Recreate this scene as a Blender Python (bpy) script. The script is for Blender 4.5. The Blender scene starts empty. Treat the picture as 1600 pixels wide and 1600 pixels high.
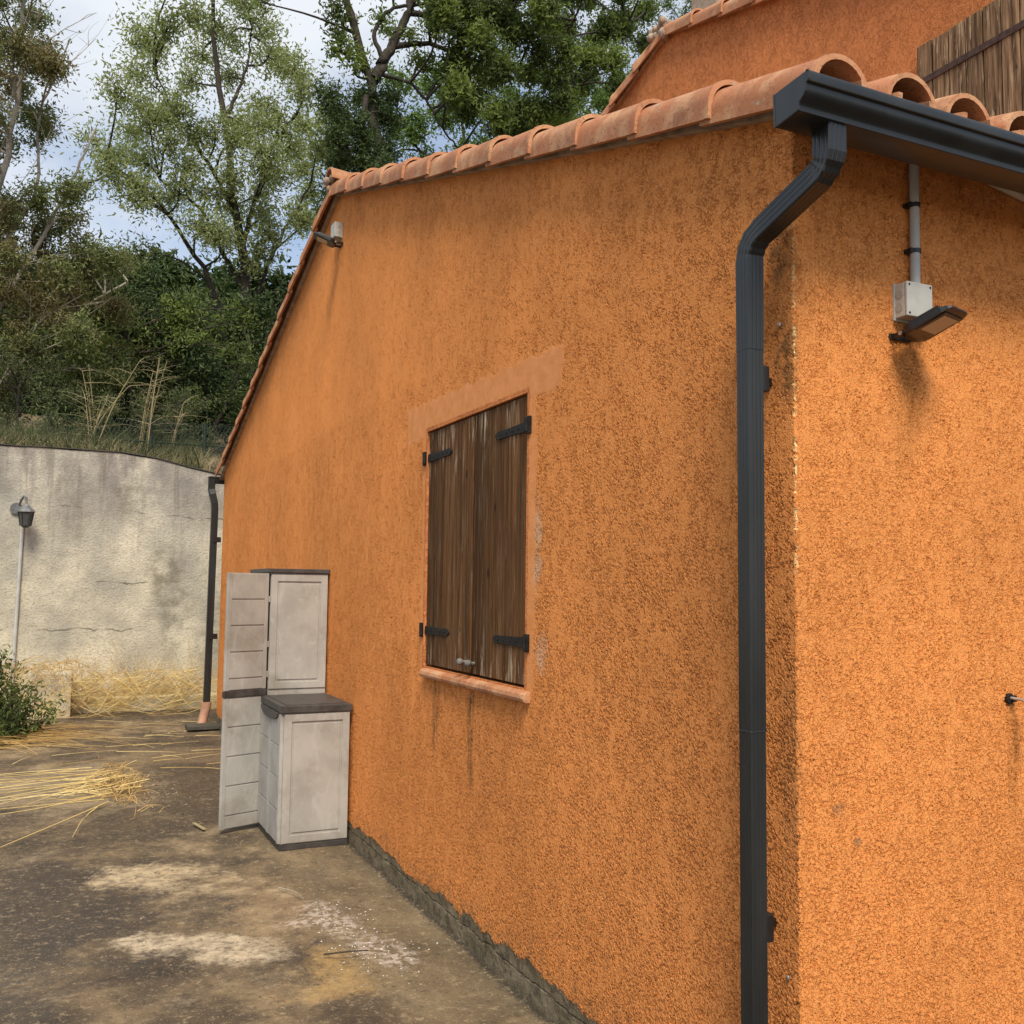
import bpy, bmesh, math, random
import numpy as np
from mathutils import Vector, Matrix

R = math.radians
random.seed(7); rng = np.random.default_rng(7)
S = bpy.context.scene
COL = S.collection

# ------------------------------------------------------------------ camera, world, sun, exposure
CR = Vector((0.90396996, -0.42742462, 0.01210357)); CU = Vector((-0.0437057, -0.06420228, 0.99697938)); CF = Vector((0.42535646, 0.90176841, 0.07671782))
CP = Vector((-1.75618, -1.98459, 1.6)); FPX = 1524.8
cd = bpy.data.cameras.new('camera'); cam = bpy.data.objects.new('camera', cd); COL.objects.link(cam)
cam.matrix_world = Matrix(((CR.x, CU.x, -CF.x, CP.x), (CR.y, CU.y, -CF.y, CP.y), (CR.z, CU.z, -CF.z, CP.z), (0, 0, 0, 1)))
cd.sensor_width = 36; cd.lens = FPX / 1600 * 36; cd.clip_start = 0.05; cd.clip_end = 2000
S.camera = cam
SUN = Vector((-0.30, -0.80, 1.15)).normalized()
sd = bpy.data.lights.new('sun', 'SUN'); sun = bpy.data.objects.new('sun', sd); COL.objects.link(sun)
sd.energy = 3.4; sd.angle = R(20); sd.color = (1.0, 0.90, 0.74)
sun.rotation_euler = SUN.to_track_quat('Z', 'Y').to_euler()
W = bpy.data.worlds.new('World'); S.world = W; W.use_nodes = True
wt = W.node_tree; wt.nodes.clear()
def wn(t, **k):
    n = wt.nodes.new(t)
    for a, b in k.items(): setattr(n, a, b)
    return n
wo = wn('ShaderNodeOutputWorld'); wb = wn('ShaderNodeBackground'); wb.inputs[1].default_value = 0.13
sky = wn('ShaderNodeTexSky', sky_type='NISHITA', sun_disc=False)
sky.sun_elevation = math.asin(SUN.z); sky.sun_rotation = math.atan2(SUN.x, SUN.y); sky.air_density = 1.0; sky.dust_density = 1.0
wc = wn('ShaderNodeTexCoord'); wm = wn('ShaderNodeMapping'); wm.inputs['Scale'].default_value = (1, 1, 1.8); wm.inputs['Location'].default_value = (0.35, 0.1, 0.2)
wno = wn('ShaderNodeTexNoise'); wno.inputs['Scale'].default_value = 2.3; wno.inputs['Detail'].default_value = 6; wno.inputs['Roughness'].default_value = 0.5
wr = wn('ShaderNodeMapRange'); wr.inputs['From Min'].default_value = 0.36; wr.inputs['From Max'].default_value = 0.62; wr.interpolation_type = 'SMOOTHSTEP'
wr.inputs['To Min'].default_value = 0.12
wx = wn('ShaderNodeMixRGB'); wx.inputs[2].default_value = (5.0, 5.25, 5.6, 1)
wt.links.new(wc.outputs['Generated'], wm.inputs[0]); wt.links.new(wm.outputs[0], wno.inputs[0]); wt.links.new(wno.outputs[0], wr.inputs[0])
wt.links.new(wr.outputs[0], wx.inputs[0]); wt.links.new(sky.outputs[0], wx.inputs[1]); wt.links.new(wx.outputs[0], wb.inputs[0]); wt.links.new(wb.outputs[0], wo.inputs[0])
S.view_settings.view_transform = 'Standard'; S.view_settings.look = 'None'; S.view_settings.exposure = 0.42; S.view_settings.gamma = 1.0
S.render.engine = 'CYCLES'

def at(px, py, Y):                      # real point at depth plane y = Y
    d = CF + CR * ((px - 800) / FPX) - CU * ((py - 800) / FPX)
    return CP + d * ((Y - CP.y) / d.y)

# ------------------------------------------------------------------ node helpers
class G:
    def __init__(s, name):
        s.m = bpy.data.materials.new(name); s.m.use_nodes = True; s.t = s.m.node_tree; s.t.nodes.clear()
        s.out = s.t.nodes.new('ShaderNodeOutputMaterial'); s.b = s.t.nodes.new('ShaderNodeBsdfPrincipled')
        s.t.links.new(s.b.outputs[0], s.out.inputs[0])
        s.tc = s.t.nodes.new('ShaderNodeTexCoord'); s.P = s.tc.outputs['Object']; s.b.inputs['Specular IOR Level'].default_value = 0.3
        q = s.t.nodes.new('ShaderNodeSeparateXYZ'); s.t.links.new(s.P, q.inputs[0]); s.x, s.y, s.z = q.outputs
    def L(s, v, i):
        if isinstance(v, bpy.types.NodeSocket): s.t.links.new(v, i)
        else:
            if hasattr(i.default_value, '__len__') and hasattr(v, '__len__') and len(i.default_value) == 4 and len(v) == 3: v = tuple(v) + (1,)
            i.default_value = v
    def math(s, op, a, b=0.0, c=0.0, clamp=False):
        n = s.t.nodes.new('ShaderNodeMath'); n.operation = op; n.use_clamp = clamp
        s.L(a, n.inputs[0]); s.L(b, n.inputs[1]); s.L(c, n.inputs[2]); return n.outputs[0]
    def mul(s, a, b): return s.math('MULTIPLY', a, b)
    def add(s, a, b): return s.math('ADD', a, b)
    def sub(s, a, b): return s.math('SUBTRACT', a, b)
    def mx(s, a, b): return s.math('MAXIMUM', a, b)
    def step(s, v, a, b, lo=0.0, hi=1.0):
        n = s.t.nodes.new('ShaderNodeMapRange'); n.interpolation_type = 'SMOOTHSTEP'
        s.L(v, n.inputs[0]); n.inputs[1].default_value = a; n.inputs[2].default_value = b; n.inputs[3].default_value = lo; n.inputs[4].default_value = hi
        if a > b: n.inputs[1].default_value = b; n.inputs[2].default_value = a; n.inputs[3].default_value = hi; n.inputs[4].default_value = lo
        return n.outputs[0]
    def noise(s, scale, detail=3, rough=0.5, sc=(1, 1, 1), off=(0, 0, 0), dist=0.0):
        m = s.t.nodes.new('ShaderNodeMapping'); s.L(s.P, m.inputs[0]); m.inputs['Scale'].default_value = sc; m.inputs['Location'].default_value = off
        n = s.t.nodes.new('ShaderNodeTexNoise'); s.L(m.outputs[0], n.inputs[0])
        n.inputs['Scale'].default_value = scale; n.inputs['Detail'].default_value = detail; n.inputs['Roughness'].default_value = rough; n.inputs['Distortion'].default_value = dist
        return n.outputs[0]
    def vor(s, scale, sc=(1, 1, 1), feature='F1', rnd=1.0):
        m = s.t.nodes.new('ShaderNodeMapping'); s.L(s.P, m.inputs[0]); m.inputs['Scale'].default_value = sc
        n = s.t.nodes.new('ShaderNodeTexVoronoi'); n.feature = feature; s.L(m.outputs[0], n.inputs[0]); n.inputs['Scale'].default_value = scale
        n.inputs['Randomness'].default_value = rnd
        return n.outputs['Distance']
    def mix(s, f, a, b, mode='MIX'):
        n = s.t.nodes.new('ShaderNodeMixRGB'); n.blend_type = mode; s.L(f, n.inputs[0]); s.L(a, n.inputs[1]); s.L(b, n.inputs[2]); return n.outputs[0]
    def ramp(s, f, stops):
        n = s.t.nodes.new('ShaderNodeValToRGB'); s.L(f, n.inputs[0]); e = n.color_ramp.elements
        while len(e) < len(stops): e.new(0.5)
        for i, (p, c) in enumerate(stops): e[i].position = p; e[i].color = tuple(c) + (1,)
        return n.outputs[0]
    def island(s):
        n = s.t.nodes.new('ShaderNodeNewGeometry'); return n.outputs['Random Per Island']
    def blob(s, a, ca, ra, b, cb, rb):     # soft elliptical mask
        u = s.math('DIVIDE', s.sub(a, ca), ra); v = s.math('DIVIDE', s.sub(b, cb), rb)
        d = s.add(s.mul(u, u), s.mul(v, v)); return s.step(d, 1.0, 0.0)
    def color(s, c): s.L(c, s.b.inputs['Base Color'])
    def rough(s, r): s.L(r, s.b.inputs['Roughness'])
    def bump(s, h, dist=0.002, strength=1.0):
        n = s.t.nodes.new('ShaderNodeBump'); n.inputs['Strength'].default_value = strength; n.inputs['Distance'].default_value = dist
        s.L(h, n.inputs['Height']); s.t.links.new(n.outputs[0], s.b.inputs['Normal'])
    def disp(s, h, scale):
        n = s.t.nodes.new('ShaderNodeDisplacement'); s.L(h, n.inputs['Height']); n.inputs['Midlevel'].default_value = 0; n.inputs['Scale'].default_value = scale
        s.t.links.new(n.outputs[0], s.out.inputs['Displacement']); s.m.displacement_method = 'BOTH'

def simple(name, c, rough=0.6, var=0.25, scale=8, bs=60, bd=0.001, metal=0.0, spec=0.3, isl=0.0, sc=(1, 1, 1)):
    g = G(name); n = g.noise(scale, 4, 0.6, sc); f = g.step(n, 0.3, 0.7, 1 - var, 1 + var)
    if isl: f = g.mul(f, g.add(1 - isl, g.mul(g.island(), 2 * isl)))
    cc = g.mix(1.0, c, f, 'MULTIPLY'); g.color(cc); g.rough(g.step(n, 0.2, 0.8, rough * 0.85, min(1, rough * 1.15)))
    g.b.inputs['Metallic'].default_value = metal; g.b.inputs['Specular IOR Level'].default_value = spec
    if bd: g.bump(g.noise(bs, 4, 0.6, sc), bd)
    return g.m

# ---- stucco
def stucco(name, base, second=False):
    g = G(name); x, y, z = g.x, g.y, g.z
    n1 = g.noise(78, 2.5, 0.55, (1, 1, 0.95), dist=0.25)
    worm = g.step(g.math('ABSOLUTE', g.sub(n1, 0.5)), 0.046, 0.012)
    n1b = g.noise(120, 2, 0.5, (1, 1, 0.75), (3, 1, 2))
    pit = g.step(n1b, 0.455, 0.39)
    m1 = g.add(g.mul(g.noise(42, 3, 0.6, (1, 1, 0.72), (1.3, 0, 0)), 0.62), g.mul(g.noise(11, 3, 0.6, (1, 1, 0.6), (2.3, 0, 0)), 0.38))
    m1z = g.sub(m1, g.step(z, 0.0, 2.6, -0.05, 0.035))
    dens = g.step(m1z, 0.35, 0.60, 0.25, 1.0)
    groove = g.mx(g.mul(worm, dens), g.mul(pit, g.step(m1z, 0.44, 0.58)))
    grain = g.noise(260, 2, 0.6)
    edge = g.noise(9, 4, 0.6, (1, 1, 1), (5, 2, 1)); edgef = g.sub(edge, 0.5)
    col = g.mix(1.0, base, g.step(g.noise(1.3, 4, 0.55, (1, 1, 0.7)), 0.25, 0.75, 0.86, 1.12), 'MULTIPLY')
    col = g.mix(g.step(g.noise(30, 3, 0.6, (1, 1, 0.7)), 0.35, 0.7, 0.0, 0.3), col, (base[0] * 1.12, base[1] * 1.25, base[2] * 1.5))
    col = g.mix(g.mul(groove, 0.42), col, (base[0] * 0.52, base[1] * 0.40, base[2] * 0.28))  # grooves and pits darkened in the colour to stand in for crevice shade
    relief = g.sub(g.add(g.mul(g.sub(m1, 0.5), 0.5), g.mul(grain, 0.22)), g.mul(groove, 1.0))
    relief = g.add(relief, g.mul(g.sub(g.noise(3.0, 2, 0.5), 0.5), 0.8))
    if not second:
        onA = g.step(x, 0.02, 0.004)
        # smooth repair over the window, jamb strips
        yy = g.add(y, g.mul(edgef, 0.10)); zz = g.add(z, g.mul(edgef, 0.09))
        top = g.add(2.555, g.mul(g.sub(y, 2.2), 0.012))
        lint = g.mul(g.mul(g.step(yy, 1.28, 1.31), g.step(yy, 3.12, 3.09)), g.mul(g.step(zz, 2.36, 2.385), g.step(g.sub(zz, top), 0.012, -0.012)))
        jr = g.mul(g.mul(g.step(yy, 1.50, 1.53), g.step(yy, 1.65, 1.63)), g.mul(g.step(zz, 1.15, 1.2), g.step(zz, 2.5, 2.4)))
        jl = g.mul(g.mul(g.step(yy, 2.74, 2.76), g.step(yy, 2.86, 2.83)), g.mul(g.step(zz, 1.15, 1.2), g.step(zz, 2.5, 2.4)))
        sm = g.mul(g.mx(g.mx(lint, g.mul(jr, 0.8)), g.mul(jl, 0.7)), onA)
        col = g.mix(g.mul(sm, 0.9), col, g.mix(g.step(g.noise(14, 4, 0.6), 0.3, 0.7), (base[0] * 1.0, base[1] * 1.10, base[2] * 1.6), (base[0] * 0.86, base[1] * 0.9, base[2])))
        relief = g.mix(sm, relief, g.add(g.mul(g.noise(30, 4, 0.6), 0.35), -0.05))
        chip = g.mx(g.blob(yy, 1.45, 0.07, zz, 1.34, 0.10), g.blob(yy, 1.50, 0.045, zz, 1.75, 0.28))
        col = g.mix(g.mul(g.mul(chip, onA), g.step(edge, 0.35, 0.65, 0.15, 0.75)), col, (0.62, 0.44, 0.30))
        # rain streaks under the sill
        s1 = g.mul(g.blob(y, 2.60, 0.06, z, 1.0, 0.36), g.step(z, 1.14, 1.12)); s2 = g.mul(g.blob(y, 2.15, 0.055, z, 0.98, 0.40), g.step(z, 1.14, 1.12))
        st = g.mul(g.mul(g.mx(s1, s2), onA), g.step(g.noise(30, 4, 0.7, (1, 1, 0.15)), 0.35, 0.7))
        col = g.mix(g.mul(st, 0.95), col, (0.12, 0.07, 0.035))
        # grime near the corner pipe, rust run under the flood light, scuffs
        gr = g.mul(g.mx(g.mx(g.blob(y, 0.03, 0.06, z, 2.22, 0.16), g.blob(y, 0.05, 0.08, z, 2.52, 0.13)), g.mul(g.blob(y, 0.03, 0.05, z, 1.15, 0.35), 0.5)), g.step(x, 0.03, 0.0))
        col = g.mix(g.mul(gr, g.step(g.noise(26, 4, 0.6), 0.3, 0.65, 0.2, 0.8)), col, (0.13, 0.075, 0.035))
        onB = g.step(y, 0.02, 0.004)
        ru = g.mul(g.mx(g.blob(x, 0.40, 0.085, z, 2.16, 0.30), g.mul(g.blob(x, 0.80, 0.03, z, 1.12, 0.25), 0.8)), onB)
        col = g.mix(g.mul(ru, g.step(g.noise(18, 4, 0.6, (1, 1, 0.25)), 0.3, 0.7, 0.15, 0.6)), col, (0.24, 0.09, 0.02))
        sc = g.mul(g.mx(g.blob(x, 0.135, 0.03, z, 1.03, 0.022), g.blob(x, 0.20, 0.02, z, 0.945, 0.018)), g.mul(onB, g.step(g.noise(60, 3, 0.6), 0.35, 0.6)))
        col = g.mix(g.mul(sc, 0.7), col, (0.12, 0.10, 0.07))
        # chipped pale corner bead
        dcorner = g.add(g.math('ABSOLUTE', x), g.math('ABSOLUTE', y))
        bead = g.mul(g.mul(g.step(dcorner, 0.0105, 0.007), g.mul(g.step(z, 1.62, 1.72), g.step(z, 2.62, 2.5))), g.step(g.noise(14, 3, 0.6, (0.2, 0.2, 1)), 0.47, 0.53))
        col = g.mix(bead, col, (0.80, 0.66, 0.33)); relief = g.sub(relief, g.mul(bead, 0.6))
        # exposed concrete footing where the render stops raggedly
        lim = g.add(0.125, g.add(g.mul(edgef, 0.07), g.add(g.mul(g.sub(g.noise(2.6, 3, 0.6, off=(9, 9, 9)), 0.5), 0.17), g.mul(g.sub(g.noise(60, 3, 0.6), 0.5), 0.05))))
        d = g.sub(z, lim); foot = g.step(d, 0.008, -0.004)
        cc = g.ramp(g.noise(7, 5, 0.65, (1, 1, 1.6)), [(0.3, (0.085, 0.068, 0.042)), (0.52, (0.165, 0.135, 0.088)), (0.75, (0.26, 0.21, 0.145))])
        cc = g.mix(g.mul(g.step(g.noise(16, 4, 0.7), 0.52, 0.6), 0.6), cc, (0.05, 0.04, 0.028))
        halo = g.mul(g.step(d, 0.16, 0.0), g.step(g.noise(22, 4, 0.65), 0.42, 0.66))
        col = g.mix(g.mul(halo, 0.6), col, (0.18, 0.11, 0.055))
        col = g.mix(foot, col, cc)
        line = g.step(g.math('ABSOLUTE', g.sub(z, g.add(0.075, g.mul(edgef, 0.05)))), 0.006, 0.0)
        relief = g.mix(foot, relief, g.add(-1.7, g.sub(g.mul(g.noise(20, 5, 0.65), 2.2), g.mul(line, 1.6))))
    g.color(col); g.rough(0.92); g.b.inputs['Specular IOR Level'].default_value = 0.12
    if second: g.bump(relief, 0.009)
    else: g.disp(relief, 0.0056)
    return g.m
M = {}
ORANGE = (0.72, 0.276, 0.080)
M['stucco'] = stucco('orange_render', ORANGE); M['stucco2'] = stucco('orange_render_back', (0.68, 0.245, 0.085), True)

def terracotta():
    g = G('terracotta'); c = g.mix(g.island(), (0.38, 0.15, 0.068), (0.56, 0.265, 0.135))
    c = g.mix(g.step(g.noise(9, 5, 0.6), 0.42, 0.66, 0, 0.6), c, (0.58, 0.35, 0.19))
    c = g.mix(g.step(g.noise(6, 5, 0.65, off=(4, 1, 2)), 0.50, 0.68, 0, 0.65), c, (0.24, 0.10, 0.05))
    c = g.mix(g.step(g.noise(90, 3, 0.6), 0.57, 0.66, 0, 0.65), c, (0.14, 0.085, 0.055))
    c = g.mix(g.mul(g.step(g.noise(28, 5, 0.7, off=(8, 2, 5)), 0.58, 0.66), g.step(g.noise(2.5, 2, 0.5), 0.45, 0.6)), c, (0.34, 0.30, 0.22))
    g.color(c); g.rough(0.78); g.bump(g.noise(70, 5, 0.65), 0.0018); return g.m
M['tile'] = terracotta()
M['mortar'] = simple('mortar', (0.33, 0.25, 0.19), 0.95, 0.3, 12, 50, 0.006)
M['clay'] = simple('clay_pipe', (0.48, 0.27, 0.18), 0.8, 0.2, 10)

def wood(name, base, worn, amt, dark, ends=False):
    g = G(name); f = g.noise(46, 6, 0.7, (1, 1, 0.04)); c = g.mix(g.step(f, 0.3, 0.7), dark, base)
    c = g.mix(1.0, c, g.add(0.72, g.mul(g.island(), 0.55)), 'MULTIPLY')
    w = g.mul(g.step(g.noise(60, 5, 0.7, (1, 1, 0.07), (2, 3, 0)), 0.52, 0.60), g.step(g.noise(3.5, 3, 0.6, (1, 2, 0.6)), 0.40, 0.62, 0.12, 1))
    if ends: w = g.mul(w, g.add(0.18, g.add(g.step(g.add(g.z, g.mul(f, 0.3)), 2.2, 2.55), g.step(g.add(g.z, g.mul(f, 0.3)), 1.58, 1.35))))
    c = g.mix(g.mul(w, amt), c, worn)
    kn = g.step(g.vor(6, (1, 1, 0.55)), 0.10, 0.05); c = g.mix(g.mul(kn, 0.8), c, (0.02, 0.01, 0.006))
    g.color(c); g.rough(0.8); g.b.inputs['Specular IOR Level'].default_value = 0.12; g.bump(g.noise(60, 5, 0.65, (1, 1, 0.06)), 0.0035); return g.m
M['wood'] = wood('shutter_wood', (0.140, 0.066, 0.024), (0.50, 0.39, 0.27), 0.9, (0.045, 0.020, 0.008), True)
M['wood2'] = wood('weathered_wood', (0.30, 0.19, 0.105), (0.50, 0.38, 0.25), 0.7, (0.035, 0.018, 0.01))
M['iron'] = simple('black_iron', (0.012, 0.011, 0.010), 0.62, 0.6, 60, 90, 0.0014, spec=0.25)
M['alu'] = simple('anthracite_aluminium', (0.020, 0.0222, 0.0228), 0.32, 0.3, 5, 30, 0.0004, spec=0.45, sc=(1, 1, 0.2))
M['blackplastic'] = simple('black_plastic', (0.012, 0.011, 0.011), 0.4, 0.2, 20, spec=0.5)
M['screw'] = simple('screw_steel', (0.45, 0.42, 0.38), 0.4, 0.2, 20, metal=0.8)
M['boxgrey'] = simple('grey_plastic', (0.46, 0.45, 0.41), 0.55, 0.1, 12, 80, 0.0003)
M['pvc'] = simple('grey_pvc', (0.44, 0.44, 0.42), 0.5, 0.1, 9, 60, 0.0003)
M['white'] = simple('white_board', (0.62, 0.62, 0.60), 0.6, 0.1, 6)
M['led'] = simple('led_window', (0.42, 0.33, 0.23), 0.35, 0.06, 5, bd=0)
M['near_black'] = simple('dark_void', (0.012, 0.010, 0.008), 0.9, 0.2, 5)  # near-black in place of shaded depth behind shutters and cabinet door; also screws
def plastic():
    g = G('taupe_plastic'); n = g.noise(3.5, 5, 0.6); c = g.mix(g.step(n, 0.3, 0.7), (0.31, 0.295, 0.27), (0.41, 0.395, 0.365))
    c = g.mix(g.step(g.noise(11, 5, 0.7, (1, 1, 0.35), dist=1.2), 0.5, 0.7, 0, 0.4), c, (0.52, 0.50, 0.48))
    c = g.mix(g.step(g.noise(3, 5, 0.7, off=(1, 7, 3)), 0.50, 0.72, 0, 0.6), c, (0.22, 0.19, 0.15))
    lo = g.mul(g.step(g.z, 0.14, 0.0), g.step(g.noise(14, 4, 0.6), 0.35, 0.6)); c = g.mix(g.mul(lo, 0.45), c, (0.20, 0.15, 0.10))
    g.color(c); g.rough(0.5); g.bump(g.noise(50, 4, 0.6, (1, 1, 0.3)), 0.0006); g.b.inputs['Specular IOR Level'].default_value = 0.35; return g.m
M['plastic'] = plastic()
M['darkplastic'] = simple('charcoal_plastic', (0.060, 0.055, 0.052), 0.5, 0.3, 14, 60, 0.0006)

def oldwall():
    g = G('weathered_grey_render'); z = g.z
    c = g.ramp(g.noise(0.9, 6, 0.62), [(0.32, (0.24, 0.23, 0.205)), (0.47, (0.44, 0.42, 0.36)), (0.6, (0.66, 0.61, 0.49))])
    c = g.mix(g.step(z, 2.9, 1.2, 0.0, 0.6), c, g.mix(g.step(g.noise(1.7, 5, 0.6), 0.35, 0.65), (0.36, 0.335, 0.27), (0.72, 0.66, 0.49)))
    c = g.mix(g.mul(g.step(z, 2.2, 2.9), g.step(g.noise(3.2, 5, 0.65, (1, 1, 0.45)), 0.35, 0.65)), c, (0.27, 0.25, 0.235))
    for cx, cz, rx, rz, a in ((-0.95, 2.65, 0.28, 0.35, 0.6), (-0.45, 1.75, 0.28, 0.42, 0.75), (-0.35, 1.35, 0.35, 0.30, 0.6), (-1.6, 2.75, 0.22, 0.35, 0.45), (0.0, 2.5, 0.3, 0.3, 0.4), (-0.35, 0.95, 0.18, 0.5, 0.5), (0.1, 0.8, 0.25, 0.5, 0.45)):
        c = g.mix(g.mul(g.mul(g.blob(g.x, cx, rx, z, cz, rz), a), g.step(g.noise(5, 5, 0.65), 0.36, 0.62)), c, (0.17, 0.15, 0.11))
    c = g.mix(g.mul(g.step(z, 0.75, 0.2), g.step(g.noise(4, 4, 0.6), 0.35, 0.6)), c, (0.62, 0.50, 0.27))
    c = g.mix(g.mul(g.step(g.noise(7, 4, 0.65, (1, 1, 0.10)), 0.50, 0.66), g.step(z, 1.4, 3.0, 0, 0.6)), c, (0.17, 0.155, 0.13))
    # cracks
    for sc, z0, s in ((0.0, 2.42, -0.06), (0.0, 1.62, 0.02), (0.0, 1.02, 0.0)):
        ln = g.add(g.add(z0, g.mul(g.x, s)), g.mul(g.sub(g.noise(4, 4, 0.6, off=(z0, 0, 0)), 0.5), 0.16))
        ck = g.mul(g.step(g.math('ABSOLUTE', g.sub(z, ln)), 0.012, 0.002), g.step(g.noise(2.1, 2, 0.5, (1, 1, 0.1), (z0 * 3, 0, 0)), 0.46, 0.54))
        c = g.mix(g.mul(ck, 0.8), c, (0.09, 0.08, 0.065))
    rl = g.noise(42, 5, 0.75)
    c = g.mix(g.step(g.noise(30, 5, 0.75, (1, 1, 1.5)), 0.50, 0.36, 0, 0.65), c, (0.24, 0.215, 0.165))
    g.color(c); g.rough(0.95); g.bump(g.add(rl, g.mul(g.noise(6, 3, 0.6), 1.2)), 0.014); return g.m
M['oldwall'] = oldwall()

def groundmat():
    g = G('stained_concrete'); x, y = g.x, g.y
    big = g.noise(0.85, 5, 0.58, off=(2.3, 0.7, 0)); mid = g.noise(2.6, 6, 0.62, off=(1, 5, 0)); fine = g.noise(38, 5, 0.7)
    c = g.ramp(g.add(g.mul(big, 0.45), g.add(g.mul(mid, 0.40), g.mul(g.noise(9, 5, 0.7, off=(4, 4, 4)), 0.15))), [(0.40, (0.036, 0.028, 0.020)), (0.49, (0.092, 0.067, 0.041)), (0.55, (0.19, 0.138, 0.078)), (0.63, (0.36, 0.28, 0.17))])
    def patch(cx, cy, rx, ry, colr, a, lo=0.38, hi=0.60, sc=5):
        nonlocal c
        f = g.add(g.blob(g.add(x, g.mul(g.sub(mid, 0.5), 0.9)), cx, rx * 1.25, g.add(y, g.mul(g.sub(big, 0.5), 1.2)), cy, ry * 1.3), g.add(g.mul(g.sub(g.noise(2.4, 7, 0.72, off=(cx * 3, cy, 0)), 0.5), 3.4), g.mul(g.sub(fine, 0.5), 0.9)))
        c = g.mix(g.mul(g.mul(g.step(f, 0.30, 1.15), a), g.step(g.noise(16, 5, 0.75, off=(cx, cy, 1)), 0.30, 0.62, 0.35, 1.0)), c, colr)
    patch(-1.25, 3.15, 0.7, 0.4, (0.045, 0.037, 0.030), 0.95); patch(-1.7, 3.6, 0.4, 1.0, (0.05, 0.04, 0.032), 0.9); patch(-0.75, 2.35, 0.3, 0.25, (0.05, 0.04, 0.03), 0.9); patch(-0.8, 5.6, 1.2, 1.3, (0.060, 0.044, 0.028), 0.95); patch(-0.35, 6.6, 0.5, 1.6, (0.06, 0.045, 0.03), 0.8)
    patch(-1.15, 3.75, 0.42, 0.40, (0.48, 0.38, 0.24), 1.0); patch(-1.05, 2.60, 0.42, 0.24, (0.52, 0.43, 0.30), 1.0); patch(-1.9, 2.6, 0.5, 0.7, (0.055, 0.048, 0.04), 0.8)
    patch(-0.55, 2.15, 0.30, 0.30, (0.36, 0.235, 0.09), 0.8, 0.2, 0.5); patch(-0.6, 3.0, 0.35, 0.5, (0.26, 0.18, 0.10), 0.6, 0.2, 0.5)
    patch(-1.6, 6.6, 0.8, 1.2, (0.30, 0.24, 0.15), 0.8); patch(-0.7, 7.6, 0.9, 0.5, (0.20, 0.15, 0.085), 0.7, 0.2, 0.5)
    strip = g.mul(g.step(g.add(x, g.mul(g.sub(mid, 0.5), 0.12)), -0.56, -0.47), g.step(y, 5.0, 4.2))
    c = g.mix(g.mul(strip, 0.8), c, g.ramp(g.noise(3.2, 6, 0.65, (1, 0.45, 1)), [(0.3, (0.075, 0.058, 0.034)), (0.52, (0.155, 0.118, 0.068)), (0.72, (0.26, 0.20, 0.12))]))
    # spilled plaster
    for cx, cy, rx, ry in ((-0.50, 2.86, 0.10, 0.17), (-0.44, 2.62, 0.09, 0.14), (-0.36, 2.32, 0.10, 0.16), (-0.32, 2.14, 0.08, 0.10), (-0.62, 2.75, 0.08, 0.06)):
        c = g.mix(g.mul(g.blob(g.add(x, g.mul(g.sub(mid, 0.5), 0.2)), cx, rx * 1.4, y, cy, ry * 1.4), g.step(g.noise(24, 5, 0.7), 0.44, 0.58, 0, 0.6)), c, (0.55, 0.48, 0.42))
    # darker line along the footing
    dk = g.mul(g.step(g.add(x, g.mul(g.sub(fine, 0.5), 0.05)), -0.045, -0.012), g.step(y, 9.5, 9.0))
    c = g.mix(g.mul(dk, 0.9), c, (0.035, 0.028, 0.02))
    c = g.mix(g.step(g.noise(13, 5, 0.7, off=(7, 7, 7)), 0.56, 0.66, 0, 0.55), c, (0.045, 0.036, 0.028))
    c = g.mix(g.step(fine, 0.44, 0.30, 0, 0.65), c, (0.045, 0.036, 0.026))
    c = g.mix(g.step(g.noise(24, 5, 0.75, off=(3, 8, 2)), 0.54, 0.66, 0, 0.45), c, (0.40, 0.31, 0.19))
    c = g.mix(g.step(g.noise(110, 3, 0.6), 0.60, 0.70, 0, 0.6), c, (0.42, 0.34, 0.23))
    seam = g.mul(g.step(g.math('ABSOLUTE', g.sub(y, g.add(9.75, g.mul(g.sub(mid, 0.5), 0.05)))), 0.02, 0.006), g.step(x, -1.7, -1.4)); c = g.mix(g.mul(seam, 0.85), c, (0.03, 0.025, 0.02))
    wet = g.step(big, 0.45, 0.6, 0.66, 0.92)
    g.color(c); g.rough(wet); g.bump(g.sub(g.add(g.mul(g.noise(11, 5, 0.65), 1.2), g.mul(g.noise(95, 4, 0.7), 0.5)), seam), 0.010); g.b.inputs['Specular IOR Level'].default_value = 0.35; return g.m
M['ground'] = groundmat()
M['earth'] = simple('dry_earth', (0.13, 0.10, 0.055), 0.95, 0.4, 2, 9, 0.05)

def leafmat(name, a, b, tr=0.35, c3=None):
    g = G(name); i = g.island(); n = g.noise(0.9, 3, 0.6); c = g.mix(i, a, b)
    if c3: c = g.mix(g.step(n, 0.46, 0.60, 0, 0.85), c, c3)
    g.color(c); g.rough(0.6); t = g.t.nodes.new('ShaderNodeBsdfTranslucent'); g.L(g.mix(1.0, c, (1.1, 1.25, 0.6), 'MULTIPLY'), t.inputs[0])
    mx = g.t.nodes.new('ShaderNodeMixShader'); mx.inputs[0].default_value = tr
    g.t.links.new(g.b.outputs[0], mx.inputs[1]); g.t.links.new(t.outputs[0], mx.inputs[2]); g.t.links.new(mx.outputs[0], g.out.inputs[0]); return g.m
M['l_pale'] = leafmat('pale_leaves', (0.19, 0.22, 0.105), (0.38, 0.41, 0.21), 0.4)
M['l_brown'] = leafmat('browning_leaves', (0.085, 0.115, 0.040), (0.22, 0.24, 0.09), 0.3, (0.20, 0.155, 0.075))
M['l_dark'] = leafmat('dark_leaves', (0.022, 0.042, 0.016), (0.065, 0.10, 0.034), 0.25, (0.09, 0.13, 0.045))
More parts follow.
